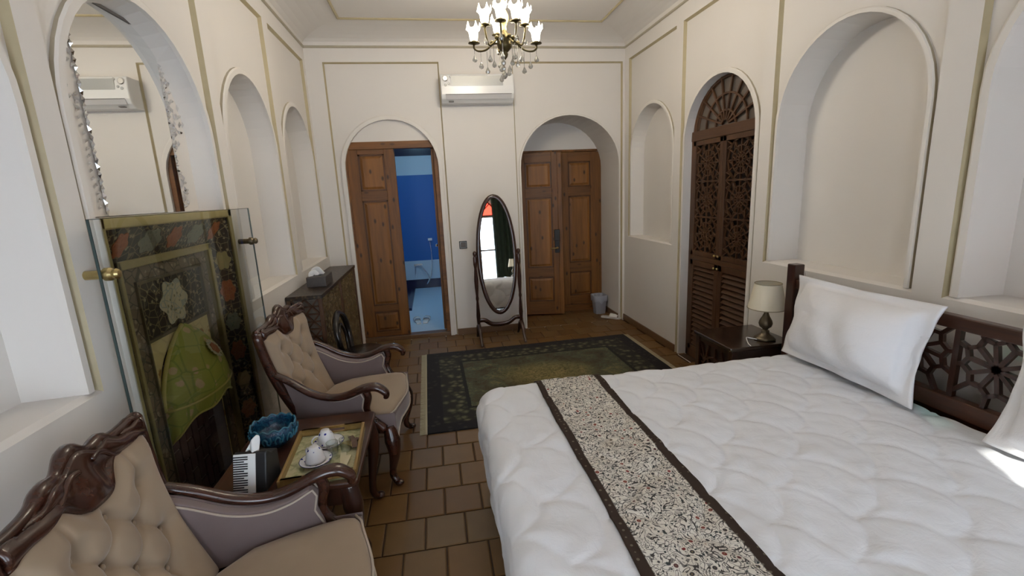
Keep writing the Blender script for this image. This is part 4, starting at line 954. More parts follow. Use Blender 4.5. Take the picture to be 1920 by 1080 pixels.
# ================================================================ TEA TABLE
tb = thing('tea_table', 'dark walnut tea table between the two armchairs', 'table', (-0.665, 2.045, 0))
TZ = 0.50; hx, hy = 0.285, 0.315
def rrect(hx, hy, r, n=6):
    o = []
    for (sx, sy, a0) in ((1, 1, 0), (-1, 1, PI / 2), (-1, -1, PI), (1, -1, 1.5 * PI)):
        for i in range(n + 1): a = a0 + PI / 2 * i / n; o.append((sx * (hx - r) + r * math.cos(a), sy * (hy - r) + r * math.sin(a)))
    return o
mb = MB(); mb.prism(rrect(hx, hy, 0.03), lambda p, d: (p[0], p[1], d), TZ - 0.024, TZ); mb.build('top', M['walnut_y'], tb, bevel=0.006)
for (a, b, n_) in (((-hx + 0.04, -hy + 0.03), (hx - 0.04, -hy + 0.05), 'x'), ((-hx + 0.04, hy - 0.05), (hx - 0.04, hy - 0.03), 'x'), ((-hx + 0.03, -hy + 0.04), (-hx + 0.05, hy - 0.04), 'y'), ((hx - 0.05, -hy + 0.04), (hx - 0.03, hy - 0.04), 'y')):
    mb = MB(); mb.box((a[0], a[1], TZ - 0.115), (b[0], b[1], TZ - 0.024)); mb.build('apron', M['walnut'], tb, bevel=0.004)
for sx in (-1, 1):
    for sy in (-1, 1):
        P = catmull([(sx * (hx - 0.045), sy * (hy - 0.045), TZ - 0.03), (sx * (hx - 0.035), sy * (hy - 0.035), TZ - 0.12), (sx * (hx - 0.03), sy * (hy - 0.03), TZ - 0.2), (sx * (hx - 0.05), sy * (hy - 0.05), 0.12), (sx * (hx - 0.05), sy * (hy - 0.05), 0.05), (sx * (hx - 0.03), sy * (hy - 0.03), 0.014)], 6)
        mb = MB(); mb.tube(P, lerpl([0.034, 0.042, 0.031, 0.018, 0.019, 0.016], len(P)), 10, up=(1, 0, 0)); mb.ball((sx * (hx - 0.022), sy * (hy - 0.022), 0.016), (0.025, 0.025, 0.016), 8); mb.build('leg', M['walnut'], tb, smooth=True)
# tray
ty_ = thing('serving_tray', 'yellow wooden serving tray with printed pale green base on the tea table', 'tray', (-0.545, 1.955, TZ + 0.001), math.radians(3))
th_x, th_y = 0.148, 0.205
t = NT('tray_print'); v = t.coord(); f = t.noise(v, 22, 4, 0.6, 1.0)
t.set(Base_Color=t.ramp(f, [(0.38, (0.24, 0.25, 0.12)), (0.5, (0.44, 0.43, 0.24)), (0.62, (0.52, 0.49, 0.30))]), Roughness=0.35); M['tray'] = t.m
M['tray_wood'] = wood('tray_wood', (0.20, 0.115, 0.028), (0.36, 0.23, 0.07), 0.4, 8, 'Y')
mb = MB(); mb.box((-th_x, -th_y, 0), (th_x, th_y, 0.008)); mb.build('base', M['tray'], ty_)
for k, (a, b) in enumerate((((-th_x, -th_y), (-th_x + 0.012, th_y)), ((th_x - 0.012, -th_y), (th_x, th_y)))):
    mb = MB(); mb.box((a[0], a[1], 0), (b[0], b[1], 0.036)); mb.build('side', M['tray_wood'], ty_, bevel=0.002)
for s in (-1, 1):
    y0, y1 = sorted((s * th_y, s * (th_y - 0.012)))
    mb = MB(); mb.box((-th_x + 0.012, y0, 0), (th_x - 0.012, y1, 0.012)); mb.box((-th_x + 0.012, y0, 0.030), (th_x - 0.012, y1, 0.040)); mb.box((-th_x + 0.012, y0, 0), (-0.055, y1, 0.04)); mb.box((0.055, y0, 0), (th_x - 0.012, y1, 0.04)); mb.build('handle_end', M['tray_wood'], ty_)
t = NT('blue_white_china'); v = t.coord(); f = t.vor(v, 38); g = t.noise(v, 45, 3)
t.set(Base_Color=t.mix(t.ramp(t.math('ADD', f, t.math('MULTIPLY', g, 0.3)), [(0.37, (1, 1, 1)), (0.40, (0, 0, 0))]), (0.74, 0.74, 0.76), (0.03, 0.035, 0.25)), Roughness=0.1); M['china'] = t.m
M['china_white'] = simple('white_china', (0.72, 0.72, 0.74), 0.1)
def tea_cup(loc, label, tilt=None, rz=0, sc=1.0):
    o = thing('tea_cup', label, 'cup', loc, rz)
    if tilt: o.rotation_euler = tilt
    mb = MB(); mb.lathe([(0, 0.004), (0.018, 0.0), (0.020, 0.006), (0.026, 0.012), (0.034, 0.03), (0.039, 0.055), (0.042, 0.062), (0.040, 0.062), (0.036, 0.053), (0.031, 0.03), (0.02, 0.012), (0, 0.010)], 24); mb.build('bowl', M['china'], o, smooth=True)
    mb = MB(); mb.tube(catmull([(0.036, 0, 0.048), (0.056, 0, 0.052), (0.060, 0, 0.034), (0.046, 0, 0.020), (0.032, 0, 0.022)], 5), 0.004, 6); mb.build('handle', M['china_white'], o, smooth=True)
    return o
def saucer(loc, label):
    o = thing('saucer', label, 'saucer', loc)
    mb = MB(); mb.lathe([(0, 0.002), (0.03, 0.0), (0.034, 0.003), (0.058, 0.012), (0.066, 0.016), (0.064, 0.018), (0.04, 0.008), (0, 0.006)], 28); mb.build('dish', M['china'], o, smooth=True)
    mb = MB(); mb.tube([(0.0655 * math.cos(2 * PI * i / 28), 0.0655 * math.sin(2 * PI * i / 28), 0.017) for i in range(28)], 0.0015, 5, closed=True); mb.build('blue_rim', simple('cobalt_line', (0.02, 0.025, 0.14), 0.15), o)
    return o
BZt = TZ + 0.0095
saucer((-0.548, 2.035, BZt), 'blue edged saucer under the upside down cup nearest the foil sachets'); tea_cup((-0.558, 2.035, BZt + 0.0755), 'blue and white tea cup turned upside down nearest the foil sachets', (PI, 0, 3.6))
saucer((-0.572, 1.895, BZt), 'blue edged saucer under the cup beside two glasses'); tea_cup((-0.574, 1.895, BZt + 0.0755), 'blue and white tea cup turned upside down next to a glass tumbler', (PI, 0, 2.4))
for (x, y, lb) in ((-0.512, 1.945, 'clear glass tumbler standing beside the upside down cup'), (-0.462, 1.965, 'clear glass tumbler standing beside the sugar sachets')):
    g = thing('glass_tumbler', lb, 'glass', (x, y, BZt))
    mb = MB(); mb.lathe([(0, 0), (0.021, 0), (0.026, 0.058), (0.0245, 0.058), (0.020, 0.006), (0, 0.006)], 20); mb.build('glass_body', M['tumbler'], g, smooth=True, angle=0.5)
    mb = MB(); mb.tube([(0.0253 * math.cos(2 * PI * i / 20), 0.0253 * math.sin(2 * PI * i / 20), 0.058) for i in range(20)], 0.0012, 5, closed=True); mb.build('rim', M['tumbler'], g, smooth=True)
sach = [(-0.45, 2.055, 0.4, 'brown'), (-0.438, 2.025, -0.5, 'brown'), (-0.452, 2.0, 0.9, 'gold'), (-0.428, 1.99, 0.2, 'brown'), (-0.462, 1.90, 0.15, 'cream'), (-0.445, 1.865, -0.1, 'cream')]
cc = {'brown': (0.10, 0.045, 0.02), 'gold': (0.40, 0.30, 0.10), 'cream': (0.62, 0.56, 0.36)}
for k, (x, y, a, c_) in enumerate(sach):
    mb = MB(); L = 0.034 if c_ != 'cream' else 0.045; mb.prism([(-0.012, -L), (0.012, -L), (0.013, 0), (0.012, L), (-0.012, L), (-0.013, 0)], lambda p, d: (p[0], p[1], d + 0.003 * (1 if abs(p[1]) < 0.01 else 0)), 0, 0.004)
    tag(mb.build('sachet', simple('sachet_' + c_, cc[c_], 0.3), None, bevel=0.001, loc=(x, y, BZt + 0.0003 + 0.0042 * (k if k < 4 else k - 4)), rot=(0, 0, a)), {'brown': 'small brown foil sachet in the pile on the tray', 'gold': 'small gold foil sachet in the pile on the tray', 'cream': 'cream paper sachet lying near the tray edge'}[c_], 'sachet', c_ + ' sachets on the tray')
# blue bowl
bw = thing('ceramic_bowl', 'deep blue glazed pottery bowl with scalloped rim on the tea table', 'bowl', (-0.803, 2.12, TZ + 0.001)); bw.scale = (0.92, 0.92, 0.95)
mb = MB(); pr = [(0, 0.0), (0.05, 0.0), (0.055, 0.008), (0.085, 0.03), (0.105, 0.06), (0.110, 0.085), (0.104, 0.108), (0.099, 0.11), (0.095, 0.104), (0.10, 0.08), (0.095, 0.055), (0.07, 0.025), (0, 0.015)]
mb.lathe(pr, 56, wob=lambda r, z, a, i: (r * (1 + (0.018 * math.sin(7 * a) + 0.012 * math.sin(13 * a + 1) if 3 <= i <= 6 else 0)), z + (0.006 * math.sin(14 * a) if i in (6, 7, 8) else 0))); mb.build('bowl_body', M['ceramic'], bw, smooth=True)
mb = MB(); q = simple('pale_blue_glaze', (0.04, 0.155, 0.225), 0.15)
for k in range(12):
    a = 2 * PI * k / 12; P = [(0.103 * math.cos(a + d) * k2, 0.103 * math.sin(a + d) * k2, z) for d, z, k2 in ((-0.16, 0.045, 0.97), (-0.18, 0.065, 1.06), (-0.08, 0.082, 1.09), (0.02, 0.072, 1.08), (0.0, 0.055, 1.03), (0.1, 0.05, 1.0), (0.18, 0.07, 1.06), (0.16, 0.088, 1.08))]
    mb.tube(catmull(P, 3), 0.0045, 5)
mb.build('relief_scroll', q, bw, smooth=True, kind='stuff')
mb = MB(); mb.tube([(0.1025 * (1 + 0.02 * math.sin(7 * 2 * PI * i / 70)) * math.cos(2 * PI * i / 70), 0.1025 * (1 + 0.02 * math.sin(7 * 2 * PI * i / 70)) * math.sin(2 * PI * i / 70), 0.110 + 0.006 * math.sin(14 * 2 * PI * i / 70)) for i in range(70)], 0.0045, 6, closed=True); mb.build('rim', q, bw, smooth=True)
# piano tissue box
pb = thing('tissue_box', 'black and white piano shaped tissue box on the tea table', 'tissue box', (-0.775, 1.80, TZ + 0.001), math.radians(-6))
side = [(-0.070, 0.0), (0.065, 0.0), (0.065, 0.115), (0.02, 0.125), (-0.012, 0.150), (-0.025, 0.150)]
mb = MB(); mb.prism(side, lambda p, d: (d, p[0] + 0.012, p[1]), -0.062, 0.062); mb.build('box', M['black'], pb, bevel=0.006)
Mk = Matrix.Translation((0, -0.0585, 0.0)) @ Matrix.Rotation(-math.atan2(0.045, 0.150), 4, 'X')
mb = MB(); mb.box((-0.061, -0.0045, 0.003), (0.022, 0.0, 0.153), 0, Mk); kb_ = mb.build('keyboard', M['tissue'], pb)
for k in range(16):
    mb = MB(); z = 0.008 + k * 0.0088; mb.box((-0.0605, -0.0065, z), (-0.006 - (0.014 if k % 7 in (2, 6) else 0), -0.0045, z + 0.0046), 0, Mk); mb.build('black_key', M['black'], kb_)
def tis(u, v_):
    return (0.0 + (u - 0.5) * 0.05 * (1 - 0.3 * v_) + 0.012 * v_, 0.0 + 0.012 * math.sin(u * 7 + v_ * 2) + 0.01 * v_, 0.145 + v_ * (0.062 - 0.03 * abs(u - 0.7)))
mb = MB(); mb.grid(tis, 14, 8); ts = mb.build('tissue', M['tissue'], pb, smooth=True); md = ts.modifiers.new('solid', 'SOLIDIFY'); md.thickness = 0.002

# ================================================================ LATTICE CABINET, BOX, STOOL
cbx = thing('lattice_cabinet', 'long dark cabinet with marquetry top and lattice sides along the left wall', 'cabinet', (-1.0, 4.335, 0))
CX, CY, CZ = 0.125, 0.765, 0.91
t = NT('marquetry'); v = t.coord(); f = t.vor(v, 42); g = t.noise(v, 60, 3, 0.6, 1)
t.set(Base_Color=t.ramp(t.math('ADD', t.math('MULTIPLY', f, 0.8), t.math('MULTIPLY', g, 0.4)), [(0.3, (0.13, 0.09, 0.045)), (0.45, (0.05, 0.032, 0.02)), (0.7, (0.018, 0.011, 0.008))]), Roughness=0.35); M['marq'] = t.m
mb = MB(); mb.box((-CX, -CY - 0.01, CZ - 0.03), (CX + 0.01, CY, CZ)); mb.build('top', M['marq'], cbx, bevel=0.004)
for (x, y) in ((-CX + 0.015, -CY + 0.015), (CX - 0.012, -CY + 0.015), (CX - 0.012, CY - 0.015), (-CX + 0.015, CY - 0.015), (CX - 0.012, 0)):
    mb = MB(); mb.box((x - 0.014, y - 0.014, 0), (x + 0.014, y + 0.014, CZ - 0.03)); mb.build('post', M['cupwood'], cbx, bevel=0.003)
mb = MB(); mb.box((-CX + 0.02, -CY + 0.03, 0.05), (CX - 0.03, CY - 0.02, CZ - 0.035)); mb.build('inner_panel', simple('cabinet_cloth', (0.17, 0.145, 0.12), 0.8), cbx)
mb = MB(); ny = 2; y0 = -CY + 0.012                       # end face: crossed triangles
for k in range(7):
    z0, z1 = 0.06 + k * 0.117, 0.06 + (k + 1) * 0.117; xa, xbn, xm = -CX + 0.03, CX - 0.028, 0.0
    for (a, b) in (((xa, z0), (xm, z1)), ((xm, z1), (xbn, z0)), ((xa, z1), (xm, z0)), ((xm, z0), (xbn, z1)), ((xa, z0), (xbn, z0)), ((xa, (z0 + z1) / 2), (xbn, (z0 + z1) / 2))): mb.bar((a[0], y0, a[1]), (b[0], y0, b[1]), 0.011, 0.012, (0, 1, 0))
mb.build('end_lattice', M['cupwood'], cbx)
for s in (-1, 1):
    mb = MB(); cyy = s * CY / 2; wd = CY - 0.05
    for kz in range(3):
        for ky in range(3):
            for a, b in rosette(cyy + (ky - 1) * wd / 3, 0.17 + kz * 0.285, wd / 3, 0.285): mb.bar((CX - 0.016, a[0], a[1]), (CX - 0.016, b[0], b[1]), 0.010, 0.012, (1, 0, 0))
    mb.build('front_lattice', wood('gilt_lattice_%d' % s, (0.09, 0.06, 0.028), (0.26, 0.18, 0.08), 0.5, 20), cbx, kind='stuff')
tbx = thing('tissue_case', 'grey leather tissue case with white tissue on the lattice cabinet', 'tissue case', (-0.975, 4.02, CZ + 0.001), 0.0)
mb = MB(); mb.box((-0.075, -0.13, 0), (0.075, 0.13, 0.085)); mb.build('case', M['leather'], tbx, bevel=0.006)
mb = MB(); mb.box((-0.03, -0.08, 0.0855), (0.03, 0.08, 0.088)); mb.build('slot_trim', M['black'], tbx)
mb = MB(); mb.tube(catmull([(-0.03, -0.05, 0.085), (-0.035, -0.045, 0.125), (-0.005, -0.03, 0.138), (0.02, -0.01, 0.10), (0.03, 0.0, 0.086)], 5), 0.016, 8, squash=(0.25, 1.4)); mb.tube(catmull([(-0.05, -0.08, 0.085), (-0.045, -0.08, 0.11), (-0.02, -0.06, 0.115), (0.0, -0.05, 0.086)], 5), 0.014, 8, squash=(0.25, 1.4)); mb.build('tissue', M['tissue'], tbx, smooth=True)
stl = thing('bentwood_chair', 'small black bentwood chair with hooped back in front of the lattice cabinet', 'chair', (-0.62, 3.62, 0))
lac = simple('black_lacquer', (0.010, 0.008, 0.008), 0.22)
mb = MB(); mb.lathe([(0, 0.40), (0.16, 0.40), (0.172, 0.41), (0.172, 0.425), (0.155, 0.435), (0, 0.432)], 28); mb.build('seat', lac, stl, smooth=True)
hoop = catmull([(-0.115, -0.135, 0.40), (-0.135, -0.185, 0.55), (-0.155, -0.15, 0.68), (-0.165, 0.0, 0.745), (-0.155, 0.15, 0.68), (-0.135, 0.185, 0.55), (-0.115, 0.135, 0.40)], 7)
mb = MB(); mb.tube(hoop, 0.023, 8, up=(1, 0, 0)); mb.build('back_hoop', lac, stl, smooth=True)
mb = MB(); mb.tube(catmull([(-0.13, -0.08, 0.42), (-0.145, -0.11, 0.55), (-0.155, 0.0, 0.655), (-0.145, 0.11, 0.55), (-0.13, 0.08, 0.42)], 7), 0.012, 8, up=(1, 0, 0)); mb.build('inner_hoop', lac, stl, smooth=True)
for k in range(4):
    a = PI / 4 + k * PI / 2; c_, s_ = math.cos(a), math.sin(a)
    mb = MB(); mb.tube(catmull([(0.13 * c_, 0.13 * s_, 0.405), (0.14 * c_, 0.14 * s_, 0.25), (0.165 * c_, 0.165 * s_, 0.008)], 6), lerpl([0.018, 0.016, 0.012], 13), 8, up=(c_, s_, 0)); mb.build('leg', lac, stl, smooth=True)
mb = MB(); mb.tube([(0.125 * math.cos(2 * PI * i / 24), 0.125 * math.sin(2 * PI * i / 24), 0.20) for i in range(24)], 0.009, 6, closed=True); mb.build('ring_stretcher', lac, stl, smooth=True)

# ================================================================ PAINTED FIREPLACE, GLASS SCREEN, NICHE MIRROR
fp = thing('painted_fireplace', 'painted fireplace surround with floral bands and green hood in the left wall', 'fireplace', (0, 0, 0))
def floral(name, ground, motif, sc=30, hi=None):
    t = NT(name); v = t.coord(); f = t.vor(v, sc); g = t.noise(v, sc * 1.6, 3, 0.6, 1.2); e = t.vor(v, sc * 0.7, 'DISTANCE_TO_EDGE')
    c = t.mix(t.ramp(t.math('ADD', f, t.math('MULTIPLY', g, 0.35)), [(0.40, (1, 1, 1)), (0.48, (0, 0, 0))]), ground, motif)
    c = t.mix(t.ramp(e, [(0.02, (1, 1, 1)), (0.05, (0, 0, 0))]), c, hi or motif)
    t.set(Base_Color=c, Roughness=0.45); return t.m
M['fl_dark'] = floral('dark_floral_paint', (0.045, 0.038, 0.028), (0.44, 0.37, 0.22), 34, (0.30, 0.25, 0.13))
M['fl_mid'] = floral('brown_floral_paint', (0.24, 0.19, 0.125), (0.46, 0.37, 0.25), 26, (0.09, 0.075, 0.05))
M['fl_cream'] = floral('cream_floral_paint', (0.88, 0.74, 0.34), (0.50, 0.27, 0.07), 13, (0.80, 0.66, 0.30))
M['fl_green'] = floral('green_floral_paint', (0.48, 0.50, 0.09), (0.74, 0.55, 0.26), 15, (0.34, 0.40, 0.07))
M['olive'] = simple('olive_gilt', (0.45, 0.38, 0.165), 0.4, 0, 0.15)
XO, XI = -1.118, -1.20; yo0, yo1, zo = 1.80, 2.86, 1.575; yi0, yi1, zi = 1.955, 2.715, 1.405
def frame_bars(mb, x, y0, y1, z1, w_, t_):
    mb.box((x - t_, y0, 0), (x, y0 + w_ * 0.5, z1)); mb.box((x - t_, y1 - w_, 0), (x, y1, z1)); mb.box((x - t_, y0, z1 - w_), (x, y1, z1))
mb = MB(); frame_bars(mb, XO, yo0, yo1, zo, 0.042, 0.05); mb.build('outer_frame', M['olive'], fp, bevel=0.005)
mb = MB(); mb.box((XL - 0.03, yo0 - 0.006, 0), (XO + 0.001, yo0, zo)); mb.build('side_cheek', M['rim'], fp)
mb = MB(); a0, a1, az = yo0 + 0.021, yo1 - 0.042, zo - 0.042
mb.quad((XO - 0.012, a0, az), (XO - 0.012, a1, az), (XI, yi1, zi), (XI, yi0, zi)); mb.quad((XO - 0.012, a0, 0), (XO - 0.012, a0, az), (XI, yi0, zi), (XI, yi0, 0)); mb.quad((XO - 0.012, a1, 0), (XI, yi1, 0), (XI, yi1, zi), (XO - 0.012, a1, az)); mb.build('floral_band', M['fl_dark'], fp)
mb = MB(); frame_bars(mb, XI + 0.012, yi0, yi1, zi, 0.035, 0.03); mb.build('inner_frame', M['olive'], fp, bevel=0.004)
X2 = -1.212; jy0, jy1, jz = 2.075, 2.60, 1.298
mb = MB(); b0, b1, bz_ = yi0 + 0.035, yi1 - 0.035, zi - 0.035
mb.quad((X2, b0, jz), (X2, b1, jz), (X2, b1, bz_), (X2, b0, bz_)); mb.quad((X2, b0, 0), (X2, jy0, 0), (X2, jy0, jz), (X2, b0, jz)); mb.quad((X2, jy1, 0), (X2, b1, 0), (X2, b1, jz), (X2, jy1, jz)); mb.build('inner_band', M['fl_mid'], fp)
mb = MB(); frame_bars(mb, X2 + 0.010, jy0 - 0.012, jy1 + 0.012, jz + 0.012, 0.014, 0.02); mb.box((X2 - 0.006, jy0, 1.045), (X2 + 0.006, jy1, 1.058)); mb.build('panel_frame', simple('grey_gilt', (0.20, 0.17, 0.10), 0.45), fp)
mb = MB(); mb.quad((X2 - 0.006, jy0, 1.055), (X2 - 0.006, jy1, 1.055), (X2 - 0.006, jy1, jz), (X2 - 0.006, jy0, jz)); mb.build('upper_panel', M['fl_dark'], fp)
# spandrels with an arched opening
cy_ = (jy0 + jy1) / 2; ah = (jy1 - jy0) / 2 - 0.012; zs, rs = 0.72, 0.30
arc = [(cy_ - ah * math.cos(PI * i / 20), zs + rs * math.sin(PI * i / 20) ** 0.8) for i in range(21)]
mb = MB()
for i in range(20): mb.quad((X2 - 0.004, arc[i][0], arc[i][1]), (X2 - 0.004, arc[i + 1][0], arc[i + 1][1]), (X2 - 0.004, arc[i + 1][0], 1.05), (X2 - 0.004, arc[i][0], 1.05))
mb.quad((X2 - 0.004, jy0, 0), (X2 - 0.004, cy_ - ah, 0), (X2 - 0.004, cy_ - ah, 1.05), (X2 - 0.004, jy0, 1.05)); mb.quad((X2 - 0.004, cy_ + ah, 0), (X2 - 0.004, jy1, 0), (X2 - 0.004, jy1, 1.05), (X2 - 0.004, cy_ + ah, 1.05)); mb.build('spandrel', M['fl_cream'], fp)
# hood
def hood_pt(u, v_, k=1.0):
    a = PI * u; ztop_, zb = 1.06, 0.735
    r = 0.05 + 0.95 * math.sin(v_ * PI / 2) ** 0.75; z = ztop_ - (ztop_ - zb) * v_
    return (X2 + 0.004 + 0.125 * r * math.sin(a) * k, cy_ - (ah + 0.012) * r * math.cos(a), z)
mb = MB(); mb.grid(lambda u, v_: hood_pt(u, v_), 30, 16); hd_ = mb.build('hood', M['fl_green'], fp, smooth=True)
def skirt_pt(u, v_):
    p = hood_pt(u, 1.0); sc = 0.155 - 0.10 * math.sin(PI * u) ** 0.7 + 0.012 * math.sin(u * PI * 6)
    return (p[0] - 0.015 * v_ * math.sin(PI * u), p[1], p[2] - sc * v_)
mb = MB(); mb.grid(skirt_pt, 30, 5); mb.build('hood_skirt', M['fl_green'], hd_, smooth=True)
mb = MB(); mb.tube([(hood_pt(i / 30, 1.0)[0] + 0.003, hood_pt(i / 30, 1.0)[1], hood_pt(i / 30, 1.0)[2]) for i in range(31)], 0.006, 6); mb.tube([(skirt_pt(i / 30, 1.0)[0] + 0.002, skirt_pt(i / 30, 1.0)[1], skirt_pt(i / 30, 1.0)[2]) for i in range(31)], 0.005, 6); mb.tube([(hood_pt(0, i / 12)[0] + 0.004, hood_pt(0, i / 12)[1], hood_pt(0, i / 12)[2]) for i in range(13)], 0.010, 6); mb.build('hood_trim', simple('yellow_gilt', (0.66, 0.58, 0.16), 0.4), hd_, smooth=True)
def medallion(nm, x, y, z, ry, rz_, mat, parent, normal=None, lobes=8, amp=0.12):
    mb = MB(); n = 40; P = [((1 + amp * math.cos(lobes * 2 * PI * i / n)) * math.cos(2 * PI * i / n) * ry, (1 + amp * math.cos(lobes * 2 * PI * i / n)) * math.sin(2 * PI * i / n) * rz_) for i in range(n)]
    e1, e2, nn = normal or (Vector((0, 1, 0)), Vector((0, 0, 1)), Vector((1, 0, 0)))
    mb.prism(P, lambda p, d: Vector((x, y, z)) + e1 * p[0] + e2 * p[1] + nn * d, 0.0, 0.0025); return mb.build(nm, mat, parent)
M['orange'] = floral('orange_paint', (0.46, 0.14, 0.05), (0.36, 0.10, 0.04), 45, (0.50, 0.20, 0.09)); M['teal'] = floral('teal_paint', (0.26, 0.28, 0.21), (0.18, 0.21, 0.15), 45, (0.33, 0.32, 0.22)); M['ivory'] = floral('ivory_paint', (0.72, 0.66, 0.45), (0.30, 0.28, 0.13), 34, (0.45, 0.50, 0.42))
# on the top splay
e2 = (Vector((XO - 0.012, 0, az)) - Vector((XI, 0, zi))).normalized(); nn = Vector((0, 1, 0)).cross(e2)
if nn.x < 0: nn = -nn
for y, mt_, ry in ((1.95, 'orange', 0.04), (2.14, 'teal', 0.075), (2.33, 'orange', 0.055), (2.52, 'teal', 0.075), (2.72, 'orange', 0.055)):
    medallion('medallion', (XO - 0.012 + XI) / 2, y, (az + zi) / 2, ry, 0.052, M[mt_], fp, (Vector((0, 1, 0)), e2, nn), 6)
e1 = (Vector((XO - 0.012, a1, 0)) - Vector((XI, yi1, 0))).normalized(); nn = e1.cross(Vector((0, 0, 1)))
if nn.x < 0: nn = -nn
for z, mt_, rz_ in ((1.30, 'olive', 0.05), (1.13, 'orange', 0.06), (0.95, 'teal', 0.05), (0.78, 'orange', 0.055), (0.6, 'olive', 0.05), (0.42, 'orange', 0.055), (0.24, 'teal', 0.05)):
    medallion('medallion', (XO - 0.012 + XI) / 2, (a1 + yi1) / 2, z, 0.042, rz_, M[mt_], fp, (e1, Vector((0, 0, 1)), nn), 6)
medallion('medallion', X2 - 0.005, cy_ - 0.01, 1.175, 0.105, 0.098, M['ivory'], fp, None, 6, 0.14)
hp = hood_pt(0.56, 0.50); nn = Vector((0.9, 0.15, 0.55)).normalized(); e1 = Vector((0, 0, 1)).cross(nn).normalized(); e2 = nn.cross(e1)
medallion('medallion', hp[0] + 0.004, hp[1], hp[2] + 0.02, 0.05, 0.05, M['ivory'], hd_, (e1, e2, nn), 16, 0.12); medallion('medallion', hp[0] + 0.007, hp[1], hp[2] + 0.02, 0.03, 0.03, M['orange'], hd_, (e1, e2, nn), 6, 0.1)
# firebox bricks
XB = -1.285
mb = MB(); mb.quad((XB, jy0, 0), (XB, jy1, 0), (XB, jy1, 1.05), (XB, jy0, 1.05)); mb.quad((X2 - 0.005, jy0, 0), (XB, jy0, 0), (XB, jy0, 1.05), (X2 - 0.005, jy0, 1.05)); mb.quad((X2 - 0.005, jy1, 0), (XB, jy1, 0), (XB, jy1, 1.05), (X2 - 0.005, jy1, 1.05)); fb = mb.build('firebox', simple('mortar', (0.36, 0.29, 0.28), 0.9), fp)
bm_ = None; bmat = simple('dark_fire_brick', (0.13, 0.072, 0.070), 0.8, 0, 0.3, 14)
for j in range(9):
    for i in range(6):
        y = jy0 + 0.03 + j * 0.0585; z = 0.06 + i * 0.165 + (0.0825 if j % 2 else 0)
        if z > 0.98 or y > jy1 - 0.02: continue
        if bm_ is None: q_ = MB(); q_.box((-0.001, -0.025, -0.076), (0.010, 0.025, 0.076)); bo = bm_ = q_.build('brick', bmat, fb)
        else: bo = bm_.copy(); COL.objects.link(bo)
        bo.location = (XB + random.uniform(0, 0.003), y, z)
mb = MB(); mb.box((-1.25, 1.815, zo - 0.03), (XO - 0.006, 2.812, zo)); mb.build('mantel_shelf', M['plaster'], fp)
mb = MB(); mb.box((XO - 0.03, yo0, 0), (XO + 0.0, yo1, 0.05)); mb.build('hearth_strip', M['olive'], fp)
# glass screen on brass stand-offs
GX = -1.068
gs = thing('glass_screen', 'clear glass screen on brass stand-offs in front of the painted fireplace', 'glass screen', (GX, 0, 0))
mb = MB(); gy0, gy1, gz0, gz1 = 1.668, 2.985, 0.04, 1.575; mb.quad((0.0, gy0, gz0), (0.0, gy1, gz0), (0.0, gy1, gz1), (0.0, gy0, gz1)); pane = mb.build('glass_pane', M['pane'], gs)
mb = MB(); mb.box((-0.008, gy0, gz0), (0.0, gy0 + 0.0025, gz1)); mb.build('pane_edge', M['pane_edge'], gs)
mb = MB(); mb.box((-0.008, gy0, gz1 - 0.002), (0.0, gy1, gz1)); mb.build('pane_edge', M['pane_edge'], gs)
mb = MB(); mb.box((-0.008, gy1 - 0.002, gz0), (0.0, gy1, gz1)); mb.build('pane_edge', simple('pale_glass_edge', (0.45, 0.55, 0.5), 0.1), gs)
mb = MB(); mb.box((-0.010, gy0 + 0.02, 0.0), (0.006, gy1 - 0.02, gz0)); mb.build('foot_channel', M['bronze'], gs)
for (y, z) in ((1.695, 1.395), (2.932, 1.385)):
    mb = MB(); Ry = Matrix.Rotation(PI / 2, 3, 'Y'); mb.lathe([(0, -0.0615), (0.015, -0.0615), (0.015, -0.004), (0.022, -0.003), (0.022, 0.012), (0.015, 0.02), (0.018, 0.03), (0.012, 0.038), (0, 0.04)], 16, (0, y, z), 0, Ry); mb.build('stand_off', M['brass_bright'] if y < 2 else M['bronze'], gs, smooth=True, angle=0.5)
# mirror with stucco ornament in the niche over the fireplace
nm = thing('niche_mirror', 'tall wall mirror edged with cut mirror and stucco ornament above the fireplace', 'mirror', (0, 0, 0))
MX = -1.226; my0, my1, mz0, mz1 = 2.03, 2.594, 1.578, 2.382
FO = dict(s=(1.81, 2.818), sill=1.578, spring=1.92, rise=0.505); A_ = arch_pts(FO, -0.01); cs_ = 2.314
mb = MB(); mb.prism([(cs_ + (y - cs_) * 0.90, 1.578 + (z - 1.578) * 0.985) for y, z in A_], lambda p, d: (MX - 0.02 + d, p[0], p[1]), -0.02, 0.012); mb.build('back_board', M['plaster'], nm)
mb = MB(); mb.box((MX - 0.007, my0, mz0), (MX, my1, mz1)); mb.build('mirror_glass', M['mirror'], nm)
mb = MB(); mb.box((MX - 0.006, my0, mz1), (MX + 0.004, my1, mz1 + 0.012)); mb.build('top_bar', M['leather'], nm)
stx = MB(); cut = MB()
def leaf(mb, y, z, a, r, x):
    c_, s_ = math.cos(a), math.sin(a); P = [(-r, 0), (-r * 0.2, r * 0.45), (r, 0), (-r * 0.2, -r * 0.45)]
    Q = [(x, y + p[0] * c_ - p[1] * s_, z + p[0] * s_ + p[1] * c_) for p in P]; top_ = (x + 0.009, y, z)
    mb.add(Q + [top_], [(0, 1, 4), (1, 2, 4), (2, 3, 4), (3, 0, 4)])
rr = random.Random(3)
for k in range(36):
    z = 1.60 + k * 0.0225; w_ = 0.050 + 0.030 * math.sin(k * 0.5) * (1 if k < 20 else 0.4)
    for q in range(3):
        y = my1 + 0.004 + w_ * rr.random(); leaf(stx if q < 2 else cut, y, z + rr.uniform(-.01, .01), rr.uniform(0, PI), 0.016, MX - 0.006)
